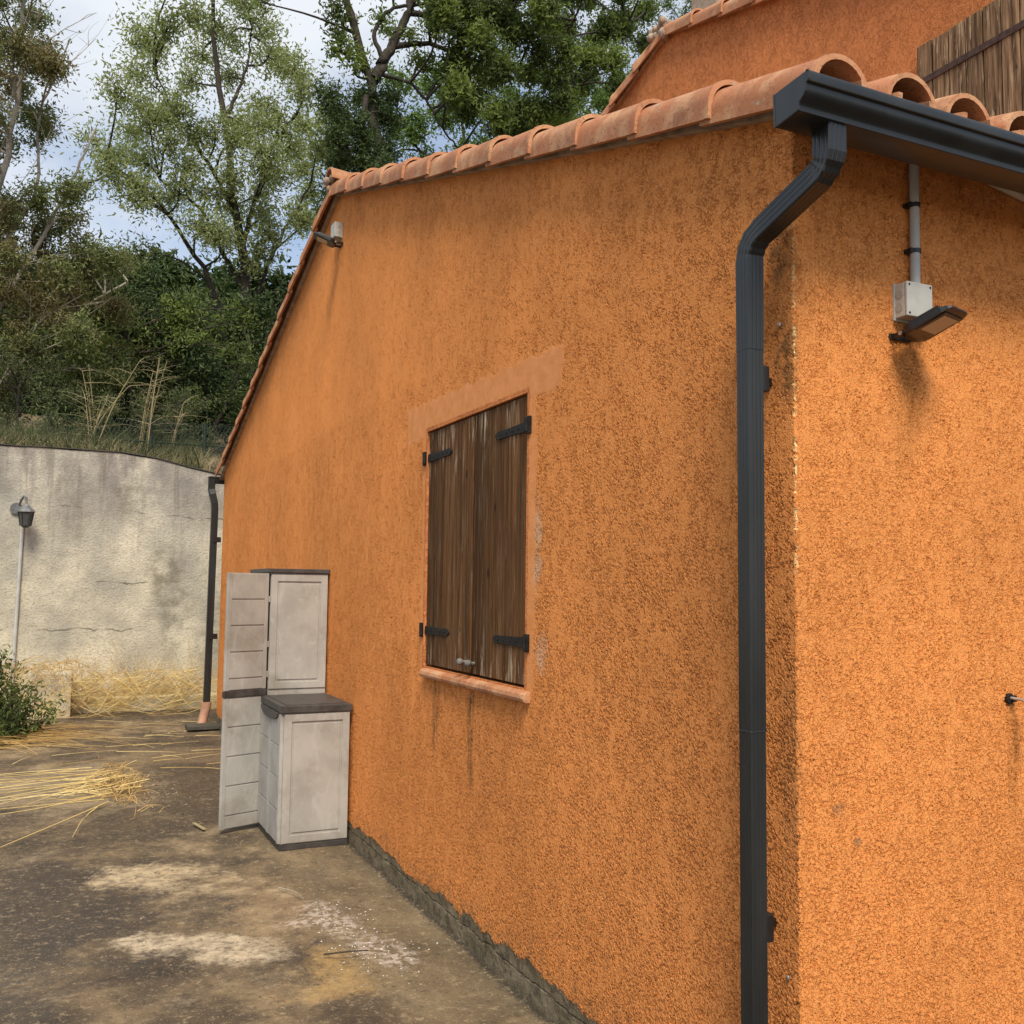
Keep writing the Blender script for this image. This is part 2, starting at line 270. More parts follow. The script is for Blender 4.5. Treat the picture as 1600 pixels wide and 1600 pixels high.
M['l_mid'] = leafmat('oak_leaves', (0.045, 0.070, 0.024), (0.14, 0.18, 0.055), 0.4, (0.22, 0.28, 0.08))
M['l_lime'] = leafmat('fresh_leaves', (0.09, 0.15, 0.04), (0.20, 0.28, 0.08), 0.4)
M['l_olive'] = leafmat('olive_leaves', (0.07, 0.09, 0.04), (0.16, 0.18, 0.08), 0.35)
M['dry'] = leafmat('dry_grass', (0.34, 0.28, 0.15), (0.52, 0.43, 0.25), 0.2)
M['straw'] = leafmat('straw', (0.62, 0.44, 0.15), (0.86, 0.70, 0.34), 0.15)
M['straw2'] = leafmat('brown_straw', (0.35, 0.22, 0.08), (0.62, 0.42, 0.16), 0.15)
M['bark'] = simple('dark_bark', (0.045, 0.037, 0.030), 0.9, 0.4, 6, 30, 0.02)
M['barkpale'] = simple('pale_bark', (0.30, 0.27, 0.22), 0.9, 0.3, 6, 30, 0.01)
M['fence'] = simple('green_wire', (0.018, 0.032, 0.026), 0.5, 0.2, 6)
M['debris_dark'] = simple('wet_concrete', (0.07, 0.065, 0.055), 0.8, 0.3, 10)
M['debris'] = simple('debris', (0.16, 0.12, 0.08), 0.9, 0.3, 10, isl=0.6)

# ------------------------------------------------------------------ mesh helpers
def off(o):
    v = Vector((0, 0, 0))
    while o is not None: v += o.location; o = o.parent
    return v
def link(name, me, mat, parent=None):
    o = bpy.data.objects.new(name, me); COL.objects.link(o)
    if mat: me.materials.append(mat)
    if parent is not None:
        d = off(parent)
        if d.length: me.transform(Matrix.Translation(-d))
        o.parent = parent
    return o
def tag(o, label=None, cat=None, group=None, kind=None):
    if label: o['label'] = label
    if cat: o['category'] = cat
    if group: o['group'] = group
    if kind: o['kind'] = kind
    return o
def thing(name, label, cat, loc=(0, 0, 0), group=None):
    o = bpy.data.objects.new(name, None); o.empty_display_size = 0.1; COL.objects.link(o); o.location = loc; return tag(o, label, cat, group)

class MB:
    def __init__(s): s.v = []; s.f = []
    def addm(s, vs, fs):
        b = len(s.v); s.v += [tuple(v) for v in vs]; s.f += [tuple(b + i for i in f) for f in fs]; return s
    def box(s, a, b, mtx=None):
        x0, y0, z0 = a; x1, y1, z1 = b
        vs = [Vector(p) for p in ((x0, y0, z0), (x1, y0, z0), (x1, y1, z0), (x0, y1, z0), (x0, y0, z1), (x1, y0, z1), (x1, y1, z1), (x0, y1, z1))]
        if mtx: vs = [mtx @ v for v in vs]
        return s.addm(vs, [(0, 3, 2, 1), (4, 5, 6, 7), (0, 1, 5, 4), (1, 2, 6, 5), (2, 3, 7, 6), (3, 0, 4, 7)])
    def tube(s, pts, rad, n=8, cap=True):
        pts = [Vector(p) for p in pts]; k = len(pts)
        if not hasattr(rad, '__len__'): rad = [rad] * k
        vs = []; ref = None
        for i in range(k):
            t = (pts[min(i + 1, k - 1)] - pts[max(i - 1, 0)]).normalized()
            if ref is None:
                ref = Vector((0, 0, 1)) if abs(t.z) < 0.9 else Vector((1, 0, 0))
            a = (ref - t * ref.dot(t)).normalized(); ref = a; b = t.cross(a)
            for j in range(n):
                q = 2 * math.pi * j / n; vs.append(pts[i] + (a * math.cos(q) + b * math.sin(q)) * rad[i])
        fs = [(i * n + j, i * n + (j + 1) % n, (i + 1) * n + (j + 1) % n, (i + 1) * n + j) for i in range(k - 1) for j in range(n)]
        if cap: fs += [tuple(range(n - 1, -1, -1)), tuple((k - 1) * n + j for j in range(n))]
        return s.addm(vs, fs)
    def loft(s, rings, cap=True):
        n = len(rings[0]); k = len(rings); vs = [p for r in rings for p in r]
        fs = [(i * n + j, i * n + (j + 1) % n, (i + 1) * n + (j + 1) % n, (i + 1) * n + j) for i in range(k - 1) for j in range(n)]
        if cap: fs += [tuple(range(n - 1, -1, -1)), tuple((k - 1) * n + j for j in range(n))]
        return s.addm(vs, fs)
    def ball(s, c, r, nu=10, nv=7, sc=(1, 1, 1)):
        vs = []
        for i in range(nv + 1):
            ph = math.pi * i / nv
            for j in range(nu):
                t = 2 * math.pi * j / nu; vs.append((c[0] + r * sc[0] * math.sin(ph) * math.cos(t), c[1] + r * sc[1] * math.sin(ph) * math.sin(t), c[2] + r * sc[2] * math.cos(ph)))
        return s.addm(vs, [(i * nu + j, i * nu + (j + 1) % nu, (i + 1) * nu + (j + 1) % nu, (i + 1) * nu + j) for i in range(nv) for j in range(nu)])
    def build(s, name, mat, parent=None, bevel=0.0, smooth=False, seg=2):
        me = bpy.data.meshes.new(name); me.from_pydata(s.v, [], s.f); me.validate()
        bm = bmesh.new(); bm.from_mesh(me); bmesh.ops.remove_doubles(bm, verts=bm.verts, dist=1e-6); bmesh.ops.recalc_face_normals(bm, faces=bm.faces)
        if bevel:
            es = [e for e in bm.edges if len(e.link_faces) == 2 and e.calc_face_angle(0) > R(35)]
            bmesh.ops.bevel(bm, geom=es, offset=bevel, segments=seg, affect='EDGES', profile=0.6, clamp_overlap=True)
        bm.to_mesh(me); bm.free()
        if smooth:
            me.polygons.foreach_set('use_smooth', [True] * len(me.polygons))
            try: me.set_sharp_from_angle(angle=R(38))
            except Exception: pass
        return link(name, me, mat, parent)

def npmesh(name, V, F, mat, parent=None, smooth=False):
    V = np.asarray(V, np.float32); F = np.asarray(F, np.int32); k = F.shape[1]
    me = bpy.data.meshes.new(name); me.vertices.add(len(V)); me.vertices.foreach_set('co', V.ravel())
    me.loops.add(F.size); me.loops.foreach_set('vertex_index', F.ravel())
    me.polygons.add(len(F)); me.polygons.foreach_set('loop_start', np.arange(0, F.size, k, dtype=np.int32)); me.polygons.foreach_set('loop_total', np.full(len(F), k, np.int32))
    me.polygons.foreach_set('use_smooth', np.full(len(F), smooth)); me.update(calc_edges=True); me.validate()
    return link(name, me, mat, parent)

# ------------------------------------------------------------------ ground and bank
def sheet(name, xs, ys, zf, mat, kind='structure'):
    X, Y = np.meshgrid(xs, ys); Z = zf(X, Y); V = np.stack([X.ravel(), Y.ravel(), Z.ravel()], 1); nx = len(xs); ny = len(ys)
    i = np.arange(nx - 1)[None, :] + nx * np.arange(ny - 1)[:, None]; i = i.ravel()
    o = npmesh(name, V, np.stack([i, i + 1, i + nx + 1, i + nx], 1), mat, None, True); tag(o, kind=kind); return o
def wob(X, Y, s, seed=0):
    return np.sin(X * s + 1.3 + seed) * np.cos(Y * s * 0.8 + seed) * 0.5 + np.sin(X * s * 2.1 + Y * s * 1.7 + seed * 2) * 0.3 + np.cos(X * s * 3.7 - Y * s * 4.3 + seed) * 0.2
xs = np.unique(np.concatenate([[-300, -80, -30], np.arange(-12, -3, 0.5), np.arange(-3, 1, 0.05), np.arange(1, 12, 0.5), [30, 80, 300]]))
ys = np.unique(np.concatenate([[-300, -80, -30, -10], np.arange(-6, 1, 0.5), np.arange(1, 11.2, 0.06), [11.6, 30, 80, 300]]))
gh = lambda X, Y: 0.006 * wob(X, Y, 2.0) + 0.004 * wob(X, Y, 7.0, 3) + np.clip((Y - 9.9) / 1.2, 0, 1) * 0.07 * (np.abs(X) < 14) - 0.004
sheet('ground', xs, ys, gh, M['ground'])
def bankz(X, Y): return 2.98 + np.clip(-X - 0.9, -1.2, 0) * 0.0 + 0.10 * (X < -0.9) + np.clip(Y - 11.3, 0, 40) * 0.20 + 0.10 * wob(X, Y, 1.3)
sheet('hillside', np.concatenate([[-200, -60], np.arange(-24, 24, 0.5), [60, 200]]), np.concatenate([np.arange(11.28, 30, 0.4), [60, 120, 250]]), lambda X, Y: np.minimum(bankz(X, Y), bankz(X, Y * 0 + 30)), M['earth'])

# ------------------------------------------------------------------ the orange house
L = 9.45; PK = 4.68; SL = 0.3194; Z0 = 2.867
def rake(y): return Z0 + SL * (y if y < PK else 2 * PK - y)
house = thing('house', 'orange rendered gable house in front, with brown closed shutters, clay tile roof and dark gutter', 'house')
def graded(a, b, s0, k, ref=0.0):
    out = [a]; 
    while out[-1] < b: out.append(out[-1] + s0 + k * abs(out[-1] - ref))
    out = np.array(out); return a + (out - a) * (b - a) / (out[-1] - a)
WY0, WY1, WZ0, WZ1 = 1.60, 2.785, 1.19, 2.405
Q = 0.0042
sA = np.concatenate([graded(0, WY0, Q, 0.0012)[:-1], graded(WY0, WY1, Q + 0.0019, 0.0012, WY0)[:-1], graded(WY1, L, Q + 0.0033, 0.0013, WY1)])
sB = -np.concatenate([graded(0.0, 1.1, Q, 0.0012), np.arange(1.16, 3.01, 0.06)])[::-1][:-1]
sC = L + np.arange(0.05, 1.6, 0.05)
s_all = np.concatenate([sB, sA, sC])
z_all = np.concatenate([np.linspace(-0.05, WZ0, int(1.24 / Q))[:-1], np.linspace(WZ0, WZ1, int((WZ1 - WZ0) / Q))[:-1], np.linspace(WZ1, 2.70, int((2.70 - WZ1) / Q))])
t_up = np.linspace(0, 1, 110)[1:]
def wall_xy(s):
    r = 0.003
    if s < 0: x, y = -s, 0.0
    elif s <= L: x, y = 0.0, s
    else: x, y = s - L, L
    d = abs(s)
    if d < 2 * r:   # round the near corner a little
        k = (1 - d / (2 * r)) ** 2 * r * 0.5; return x + k, y + k
    return x, y
XY = np.array([wall_xy(s) for s in s_all]); top = np.array([(2.845 if (s < 0) else (rake(s) + 0.03 if s <= L else rake(L) + 0.03)) for s in s_all])
top[(s_all < 0)] = 2.895
NZ = len(z_all) + len(t_up); ns = len(s_all)
Zg = np.empty((NZ, ns)); Zg[:len(z_all)] = z_all[:, None]; Zg[len(z_all):] = 2.70 + (top - 2.70)[None, :] * t_up[:, None]
V = np.stack([np.broadcast_to(XY[:, 0], Zg.shape).ravel(), np.broadcast_to(XY[:, 1], Zg.shape).ravel(), Zg.ravel()], 1)
ii = (np.arange(ns - 1)[None, :] + ns * np.arange(NZ - 1)[:, None]); sm = (s_all[:-1] + s_all[1:]) / 2; zm = (Zg[:-1, 0] + Zg[1:, 0]) / 2
hole = ((sm > WY0) & (sm < WY1))[None, :] & ((zm > WZ0) & (zm < WZ1))[:, None]
i = ii[~hole]
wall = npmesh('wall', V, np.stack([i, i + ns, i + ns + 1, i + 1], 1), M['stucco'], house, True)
# window reveal, backing
m = MB(); d = 0.16
m.box((-0.001, WY0 - 0.02, WZ0 - 0.002), (d, WY0 - 0.0, WZ1 + 0.02)); m.box((-0.001, WY1, WZ0 - 0.002), (d, WY1 + 0.02, WZ1 + 0.02)); m.box((-0.001, WY0, WZ1), (d, WY1, WZ1 + 0.02)); m.box((0.0, WY0, WZ0 - 0.02), (d, WY1, WZ0))
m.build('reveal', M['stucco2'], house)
MB().box((d, WY0 - 0.02, WZ0 - 0.02), (d + 0.02, WY1 + 0.02, WZ1 + 0.02)).build('dark_backing', M['near_black'], house)  # near-black panel in place of the unlit space behind the shutters

def shutter(y0, y1, flip):
    k = 5; w = (y1 - y0) / k; m = MB()
    for i in range(k):
        o = random.uniform(-0.0015, 0.0015)
        m.box((0.010 + o, y0 + i * w + 0.0018, WZ0 + 0.012), (0.036 + o, y0 + (i + 1) * w - 0.0018, WZ1 - 0.008))
    sh = m.build('shutter', M['wood'], house, bevel=0.0018, seg=1)
    m = MB(); hy = y0 - 0.002 if not flip else y1 + 0.002; sg = 1 if not flip else -1; ln = 0.33
    for z in (WZ0 + 0.185, WZ1 - 0.14):
        m = MB(); ring = []
        for (t, h) in ((-0.012, 0.020), (0.04, 0.021), (0.24, 0.016), (0.285, 0.019), (0.31, 0.014), (ln, 0.003)):
            y = hy + sg * t; ring.append([(0.0035, y, z - h), (0.0035, y, z + h), (0.0105, y, z + h), (0.0105, y, z - h)])
        m.loft(ring); st = m.build('hinge_strap', M['iron'], sh, bevel=0.001, seg=1)
        for t in (0.03, 0.09, 0.15, 0.21, 0.27): MB().ball((0.003, hy + sg * t, z), 0.0062, 8, 5, (0.5, 1, 1)).build('nail', M['iron'], sh, smooth=True)
        m = MB(); m.tube([(-0.010, hy - sg * 0.018, z - 0.027), (-0.010, hy - sg * 0.018, z + 0.027)], 0.011, 10); m.build('hinge_pin', M['iron'], sh, smooth=True)
        m = MB(); m.box((-0.012, min(hy - sg * 0.045, hy - sg * 0.012), z - 0.036), (0.001, max(hy - sg * 0.045, hy - sg * 0.012), z + 0.036))
        m.build('hinge_plate', M['iron'], sh, bevel=0.001, seg=1)
    return sh
YM = 2.185
sh1 = shutter(WY0 + 0.006, YM - 0.002, False); sh2 = shutter(YM + 0.002, WY1 - 0.006, True)
MB().box((0.001, YM - 0.012, WZ0 + 0.014), (0.0095, YM + 0.030, WZ1 - 0.012)).build('cover_strip', M['wood'], sh1, bevel=0.002, seg=1)
for y, o in ((YM + 0.055, sh2), (YM - 0.045, sh1)):
    m = MB(); m.ball((-0.022, y, WZ0 + 0.062), 0.017, 12, 8); m.tube([(-0.02, y, WZ0 + 0.062), (0.010, y, WZ0 + 0.062)], 0.007); m.build('knob', simple('zinc', (0.17, 0.155, 0.14), 0.7, 0.4, 60, metal=0.2) if o is sh2 else bpy.data.materials['zinc'], o, smooth=True)
m = MB(); yy = 1.545
for w in (0.30, 0.31, 0.30, 0.305):
    ring = []
    for y in (yy + 0.001, yy + w - 0.001):
        ring.append([(0.03, y, 1.136), (-0.020, y, 1.138), (-0.030, y, 1.143), (-0.034, y, 1.156), (-0.030, y, 1.172), (-0.020, y, 1.179), (0.03, y, 1.190)])
    m.loft(ring); yy += w
m.build('sill', M['tile'], house, bevel=0.003)

# ------ roof
def arch(r, zc=0.0, n=12, t=0.014, flange=0.0):
    outer = [(-r * math.cos(math.pi * i / n), r * math.sin(math.pi * i / n) + zc) for i in range(n + 1)]
    inner = [(-(r - t) * math.cos(math.pi * i / n), (r - t) * math.sin(math.pi * i / n) + zc) for i in range(n + 1)]
    if flange: outer = [(-r - 0.002, -flange)] + outer; inner = [(-r + t, -flange)] + inner
    return outer + inner[::-1]
def tile_run(m, xc, y_lo, y_hi, zf, r0, r1, lift, flange=0.0, inv=False, drop=0.0, t=0.014):
    rings = []
    for k, (y, r, lf) in enumerate(((y_lo, r0, lift), (y_lo + (y_hi - y_lo) * 0.06, r0, lift * 0.95), (y_hi, r1, 0.0))):
        sec = arch(r, 0, 12, t, flange)
        rings.append([(xc + px, y, zf(y) + lf + (-(pz) if inv else pz) + drop) for px, pz in sec])
    m.loft(rings)
roof = MB(); deck = lambda y: rake(min(max(y, -5), 20)) + 0.035
for a, b in ((-0.17, PK), (L + 0.17, PK)):
    roof.addm([(-0.03, a, deck(a) - 0.03), (3.6, a, deck(a) - 0.03), (3.6, b, deck(b) - 0.03), (-0.03, b, deck(b) - 0.03),
               (-0.03, a, deck(a) - 0.005), (3.6, a, deck(a) - 0.005), (3.6, b, deck(b) - 0.005), (-0.03, b, deck(b) - 0.005)],
              [(0, 3, 2, 1), (4, 5, 6, 7), (0, 1, 5, 4), (1, 2, 6, 5), (2, 3, 7, 6), (3, 0, 4, 7)])
roof_o = roof.build('roof', M['mortar'], house)
PIT = 0.232; EX = 0.398
# field tiles: one part
m = MB()
for side in (0, 1):
    mir = (lambda y: y) if side == 0 else (lambda y: 2 * PK - y - 0.02)
    for c in range(0, 14):
        for k in range(12):
            ylo = -0.185 + k * EX + (0.03 if k else 0) - 0.0; yhi = min(ylo + 0.47, PK - 0.01)
            jig = random.uniform(-0.004, 0.004)
            if c > 0:
                tile_run(m, 0.005 + c * PIT + jig, mir(ylo + random.uniform(-0.012, 0.012)), mir(yhi), lambda y: rake(y) + 0.048, 0.091, 0.078, 0.018)
            tile_run(m, 0.005 + (c + 0.5) * PIT + jig, mir(ylo - 0.02), mir(yhi), lambda y: rake(y) + 0.035 + 0.044, 0.072, 0.064, 0.010, inv=True)
m.build('roof_tiles', M['tile'], roof_o, smooth=True)
joints = [-0.18] + [0.247 + 0.398 * k for k in range(12)]
for k in range(12):
    for side in (0, 1):
        m = MB(); y0, y1 = joints[k] + random.uniform(-0.008, 0.008) * (k > 0), min(joints[k + 1] + 0.06, PK - 0.005); tj = random.uniform(-0.004, 0.003)
        j = random.uniform(-0.004, 0.004); r0, r1 = 0.093 + random.uniform(-0.002, 0.002), 0.0825
        rr = []
        for (y, r, lf) in ((y0, r0 + 0.0015, 0.017), (y0 + 0.018, r0 + 0.0015, 0.0165), (y0 + 0.024, r0 - 0.0005, 0.0145), (y1, r1, -0.001)):
            Y = y if side == 0 else 2 * PK - y - 0.01; lf += tj * (1 if y > y0 + 0.1 else -0.5)
            rr.append([(0.006 + j * 0.5 + px, Y, rake(Y) + 0.042 + lf * 0.9 + pz) for px, pz in arch(r, 0, 14, 0.015, 0.042)])
        m.loft(rr); m.build('verge_tile', M['tile'], roof_o, smooth=True)
m = MB()
for k in range(9):
    rings = []
    for (x, r) in ((-0.09 + k * 0.4, 0.105), (-0.09 + k * 0.4 + 0.46, 0.09)):
        rings.append([(x, PK - 0.005 + px, rake(PK) + 0.07 + pz + (0.02 if r > 0.1 else 0)) for px, pz in arch(r, 0, 12, 0.015)])
    m.loft(rings)
m.build('ridge_tiles', M['tile'], roof_o, smooth=True)
m = MB()
for q in range(14): m.ball((-0.06 + random.uniform(-0.03, 0.05), PK + random.uniform(-0.07, 0.07), rake(PK) + 0.06 + random.uniform(-0.03, 0.06)), random.uniform(0.02, 0.035), 7, 5)
m.build('mortar_bed', M['mortar'], roof_o, smooth=True)
MB().addm([(x, y, z) for y in (-0.03, -0.006) for x, z in ((0.70, 2.835), (0.92, 2.800), (3.0, 2.70), (3.0, 2.88), (0.70, 2.88))], [(0, 1, 2, 3, 4), (9, 8, 7, 6, 5)] + [(i, i + 5, (i + 1) % 5 + 5, (i + 1) % 5) for i in range(5)]).build('soffit_board', M['white'], house, bevel=0.003)

# ------ gutter
prof = [(-0.165, 2.812), (-0.169, 2.728), (-0.170, 2.727), (-0.247, 2.734), (-0.250, 2.736), (-0.251, 2.746), (-0.253, 2.752), (-0.259, 2.757), (-0.268, 2.763), (-0.2745, 2.772), (-0.277, 2.784), (-0.277, 2.791), (-0.285, 2.793), (-0.2865, 2.797), (-0.287, 2.813), (-0.285, 2.818), (-0.278, 2.819)]
def gutter_mesh(x0, x1, fy=lambda y: y, dz=0.0):
    m = MB(); inner = [(y + (0.002 if y < -0.2 else -0.002), z + 0.002) for y, z in prof[::-1]]; pr = prof + [(-0.275, 2.814)] + inner[2:-1] + [(-0.163, 2.812)]
    m.loft([[(x, fy(y), z + dz) for y, z in pr] for x in (x0, x1)]); return m
gut = gutter_mesh(-0.197, 3.0).build('gutter', M['alu'], house, smooth=True)
m = MB(); c2 = [(y * 1.0 + (-0.001 if y < -0.2 else 0.001), z) for y, z in prof]
m.loft([[(x, y, z) for y, z in c2] for x in (-0.201, -0.1965)]); 
for a, b in zip(c2[:-1], c2[1:]):
    m.tube([(-0.2015, a[0], a[1]), (-0.2015, b[0], b[1])], 0.0022, 5)
m.build('end_cap', M['alu'], gut, smooth=False)
FG = lambda y: 2 * 4.725 - y
gutter_mesh(-0.14, 1.6, FG, 0.02).build('gutter', M['alu'], house, smooth=True)

# ------ downspout
def rect_sec(w, h, grooves=3, gd=0.0008):
    pts = []
    def side(a, b, nrm):
        a = Vector(a); b = Vector(b); nrm = Vector(nrm)
        pts.append(a + (b - a) * 0.07)
        for g in range(grooves):
            c = 0.26 + 0.48 * g / max(1, grooves - 1)
            pts.append(a + (b - a) * (c - 0.05)); pts.append(a + (b - a) * c - nrm * gd); pts.append(a + (b - a) * (c + 0.05))
        pts.append(a + (b - a) * 0.93)
    W2, H2 = w / 2, h / 2
    side((-W2, -H2), (W2, -H2), (0, -1)); side((W2, -H2), (W2, H2), (1, 0)); side((W2, H2), (-W2, H2), (0, 1)); side((-W2, H2), (-W2, -H2), (-1, 0))
    return pts
def sweep(m, path, w, h, scales=None):
    path = [Vector(p) for p in path]; rings = []; sec = rect_sec(w, h)
    for i, p in enumerate(path):
        t = (path[min(i + 1, len(path) - 1)] - path[max(i - 1, 0)]).normalized(); a = Vector((1, 0, 0)); a = (a - t * a.dot(t)).normalized(); b = a.cross(t)
        if b.y < 0: b = -b
        s = scales[i] if scales else 1
        rings.append([p + a * q.x * s + b * q.y * s for q in sec])
    m.loft(rings)
px_, py_ = -0.080, 0.081
P = [(-0.070, -0.212, 2.735), (-0.070, -0.212, 2.668), (-0.070, -0.208, 2.656), (-0.070, -0.203, 2.648), (-0.070, -0.197, 2.641), (-0.070, -0.190, 2.635), (-0.071, -0.180, 2.629), (-0.071, -0.168, 2.624),
     (-0.077, 0.030, 2.556), (-0.078, 0.043, 2.549), (-0.079, 0.055, 2.540), (-0.080, 0.065, 2.529), (-0.080, 0.073, 2.516), (-0.080, 0.078, 2.502), (px_, py_, 2.486), (px_, py_, 2.24)]
sc = [1.04, 1.04, 1.02, 0.92, 1.01, 0.92, 1.01, 1.0, 0.97, 0.92, 0.98, 0.92, 0.98, 0.92, 0.96, 0.93]
m = MB(); sweep(m, P, 0.056, 0.062, sc); ds = m.build('downspout', M['alu'], house, smooth=False)
m = MB(); sweep(m, [(px_, py_, 2.245), (px_, py_, 2.243), (px_, py_, 1.236), (px_, py_, 1.234)], 0.051, 0.055, [0.96, 1, 1, 1.03]); m.build('lower_pipe', M['alu'], ds)
m = MB(); sweep(m, [(px_, py_, 1.238), (px_, py_, 1.236), (px_, py_, 0.02)], 0.0495, 0.0535); m.build('lower_pipe', M['alu'], ds)
for z in (2.165, 1.30, 0.735):
    m = MB(); m.box((-0.056, py_ - 0.024, z - 0.035), (-0.034, py_ + 0.022, z + 0.035)); m.box((-0.035, py_ + 0.006, z - 0.012), (0.0, py_ + 0.018, z + 0.012)); 
    if z != 1.30: m.build('bracket', M['blackplastic'], ds, bevel=0.003)
for z, y in ((2.315, 0.052), (0.612, 0.042)):
    m = MB(); m.ball((-0.004, y, z), 0.007, 10, 6, (0.6, 1, 1)); m.tube([(-0.003, y, z), (0.006, y, z)], 0.004, 8); m.build('screw', M['screw'], house, smooth=True)
# far downspout with clay boot
fx, fy = -0.085, 9.60
m = MB(); sweep(m, [(-0.115, fy + 0.02, 2.80), (-0.115, fy + 0.02, 2.68), (-0.105, fy, 2.62), (-0.08, fy - 0.01, 2.52), (-0.075, fy - 0.01, 2.46), (fx - 0.005, fy - 0.01, 0.24)], 0.075, 0.06); ds2 = m.build('downspout', M['alu'], house)
for z in (2.1, 1.0): MB().box((fx, fy - 0.05, z - 0.03), (0.0, fy - 0.02, z + 0.03)).build('bracket', M['blackplastic'], ds2)
m = MB(); m.tube([(fx - 0.012, fy - 0.01, 0.262), (fx - 0.012, fy - 0.01, 0.20), (fx - 0.02, fy - 0.012, 0.15), (fx - 0.05, fy - 0.02, 0.02)], [0.062, 0.058, 0.052, 0.05], 16); m.build('clay_boot', M['clay'], ds2, smooth=True)
m = MB(); m.box((-0.34, 9.16, 0.012), (0.0, 9.40, 0.055)); dr = m.build('drain_cover', M['debris_dark'], None, bevel=0.006); tag(dr, 'low dark concrete drain cover at the foot of the far clay pipe', 'drain')

# ------------------------------------------------------------------ flood lights, boxes, conduit
def junction(loc, rz, label, k):
    t = thing('junction_box', label, 'junction box', loc, 'grey junction boxes above the flood lights'); t.rotation_euler.z = 0
    Rz = Matrix.Rotation(rz, 4, 'Z')
    def bx(mm, a, b): mm.box(a, b, Matrix.Translation(loc) @ Rz)
    w = 0.096 * k; d = 0.052 * k
    mm = MB(); bx(mm, (-w / 2, -d * 0.8, -w / 2), (w / 2, 0.003, w / 2)); bx(mm, (-w / 2 - 0.002, -0.008, -w / 2 - 0.006), (w / 2 + 0.002, 0.003, w / 2 + 0.004)); mm.build('body', M['boxgrey'], t, bevel=0.003)
    mm = MB(); bx(mm, (-w / 2 - 0.001, -d, -w / 2 - 0.001), (w / 2 + 0.001, -d * 0.8 - 0.0015, w / 2 + 0.001)); mm.build('lid', M['boxgrey'], t, bevel=0.003)
    for sx in (-1, 1):
        for sz in (-1, 1):
            mm = MB(); T = Matrix.Translation(loc) @ Rz; mm.tube([T @ Vector((sx * w * 0.42, -d - 0.0012, sz * w * 0.42)), T @ Vector((sx * w * 0.42, -d + 0.002, sz * w * 0.42))], 0.0032, 8); mm.build('screw', M['near_black'], t)
    for s in (-1, 1):
        for zz in (0.018, -0.020):
            T = Matrix.Translation(loc) @ Rz; mm = MB(); mm.tube([T @ Vector((s * (w / 2 + 0.0015), -d * 0.45, zz)), T @ Vector((s * (w / 2 - 0.004), -d * 0.45, zz))], 0.0125, 14); mm.build('knockout', simple('knock', (0.38, 0.36, 0.32), 0.6, 0.1) if 'knock' not in bpy.data.materials else bpy.data.materials['knock'], t, smooth=True)
    return t
def flood(loc, rz, tilt, roll, label, k=1.0, arm=0.045):
    t = thing('flood_light', label, 'flood light', loc, 'small black flood lights on the orange walls')
    T = Matrix.Translation(loc) @ Matrix.Rotation(rz, 4, 'Z') @ Matrix.Diagonal((k, k, k, 1))
    # wall arm
    mm = MB(); mm.box((-0.040, -0.006, -0.008), (-0.020, 0.004, 0.008), T); mm.box((-0.034, -arm - 0.012, -0.007), (-0.029, 0, 0.007), T); mm.box((0.029, -arm - 0.012, -0.007), (0.034, 0, 0.007), T); mm.box((-0.034, -0.006, -0.007), (0.034, -0.001, 0.007), T)
    mm.tube([T @ Vector((-0.040, -arm, 0)), T @ Vector((0.040, -arm, 0))], 0.009 * k, 10)
    mm.build('bracket', M['blackplastic'], t, bevel=0.0008, seg=1)
    for s in (-1, 1): MB().tube([T @ Vector((s * 0.044, -arm, 0)), T @ Vector((s * 0.036, -arm, 0))], 0.006 * k, 8).build('bolt', M['screw'], t, smooth=True)
    B = T @ Matrix.Translation((0, -arm, 0)) @ Matrix.Rotation(roll, 4, 'Z') @ Matrix.Rotation(-tilt, 4, 'X')
    def sec(y, w, z0, z1): return [B @ Vector(p) for p in ((-w, y, z0), (w, y, z0), (w, y, z1), (-w, y, z1))]
    mm = MB(); mm.loft([sec(0.012, 0.026, -0.010, 0.010), sec(-0.005, 0.050, -0.013, 0.013), sec(-0.022, 0.055, -0.0115, 0.012), sec(-0.105, 0.055, -0.0095, 0.008), sec(-0.122, 0.049, -0.008, 0.003), sec(-0.130, 0.040, -0.006, 0.000)]); hb = mm.build('housing', M['blackplastic'], t, bevel=0.0025)
    mm = MB()
    for i in range(9): mm.box((-0.044 + i * 0.011 - 0.001, -0.10, 0.007), (-0.044 + i * 0.011 + 0.001, -0.02, 0.018), B)
    mm.build('cooling_fins', M['blackplastic'], hb)
    mm = MB(); mm.box((-0.047, -0.112, -0.0125), (0.047, -0.028, -0.0100), B); mm.build('frame', M['blackplastic'], t, bevel=0.0008, seg=1)
    mm = MB(); mm.box((-0.037, -0.103, -0.0138), (0.037, -0.038, -0.0120), B); mm.build('light_panel', M['led'], t)
    return t
junction((0.4075, 0, 2.413), 0, 'pale grey junction box under the grey conduit on the sunlit right hand wall', 1.0)
flood((0.385, 0, 2.313), 0, R(20), R(16), 'black flood light under the junction box on the right hand wall', 1.08, 0.040)
junction((0, 4.64, 4.09), R(-90), 'small junction box high on the gable near its peak', 1.1)
flood((0, 4.60, 3.985), R(-90), R(22), R(-14), 'black flood light high on the gable near its peak', 1.15, 0.05)
cdt = thing('conduit', 'vertical grey conduit pipe running from the eave down to the junction box', 'pipe', (0.428, -0.018, 2.46))
MB().tube([(0.428, -0.018, 2.458), (0.432, -0.018, 2.88)], 0.0135, 16).build('pipe', M['pvc'], cdt, smooth=True)
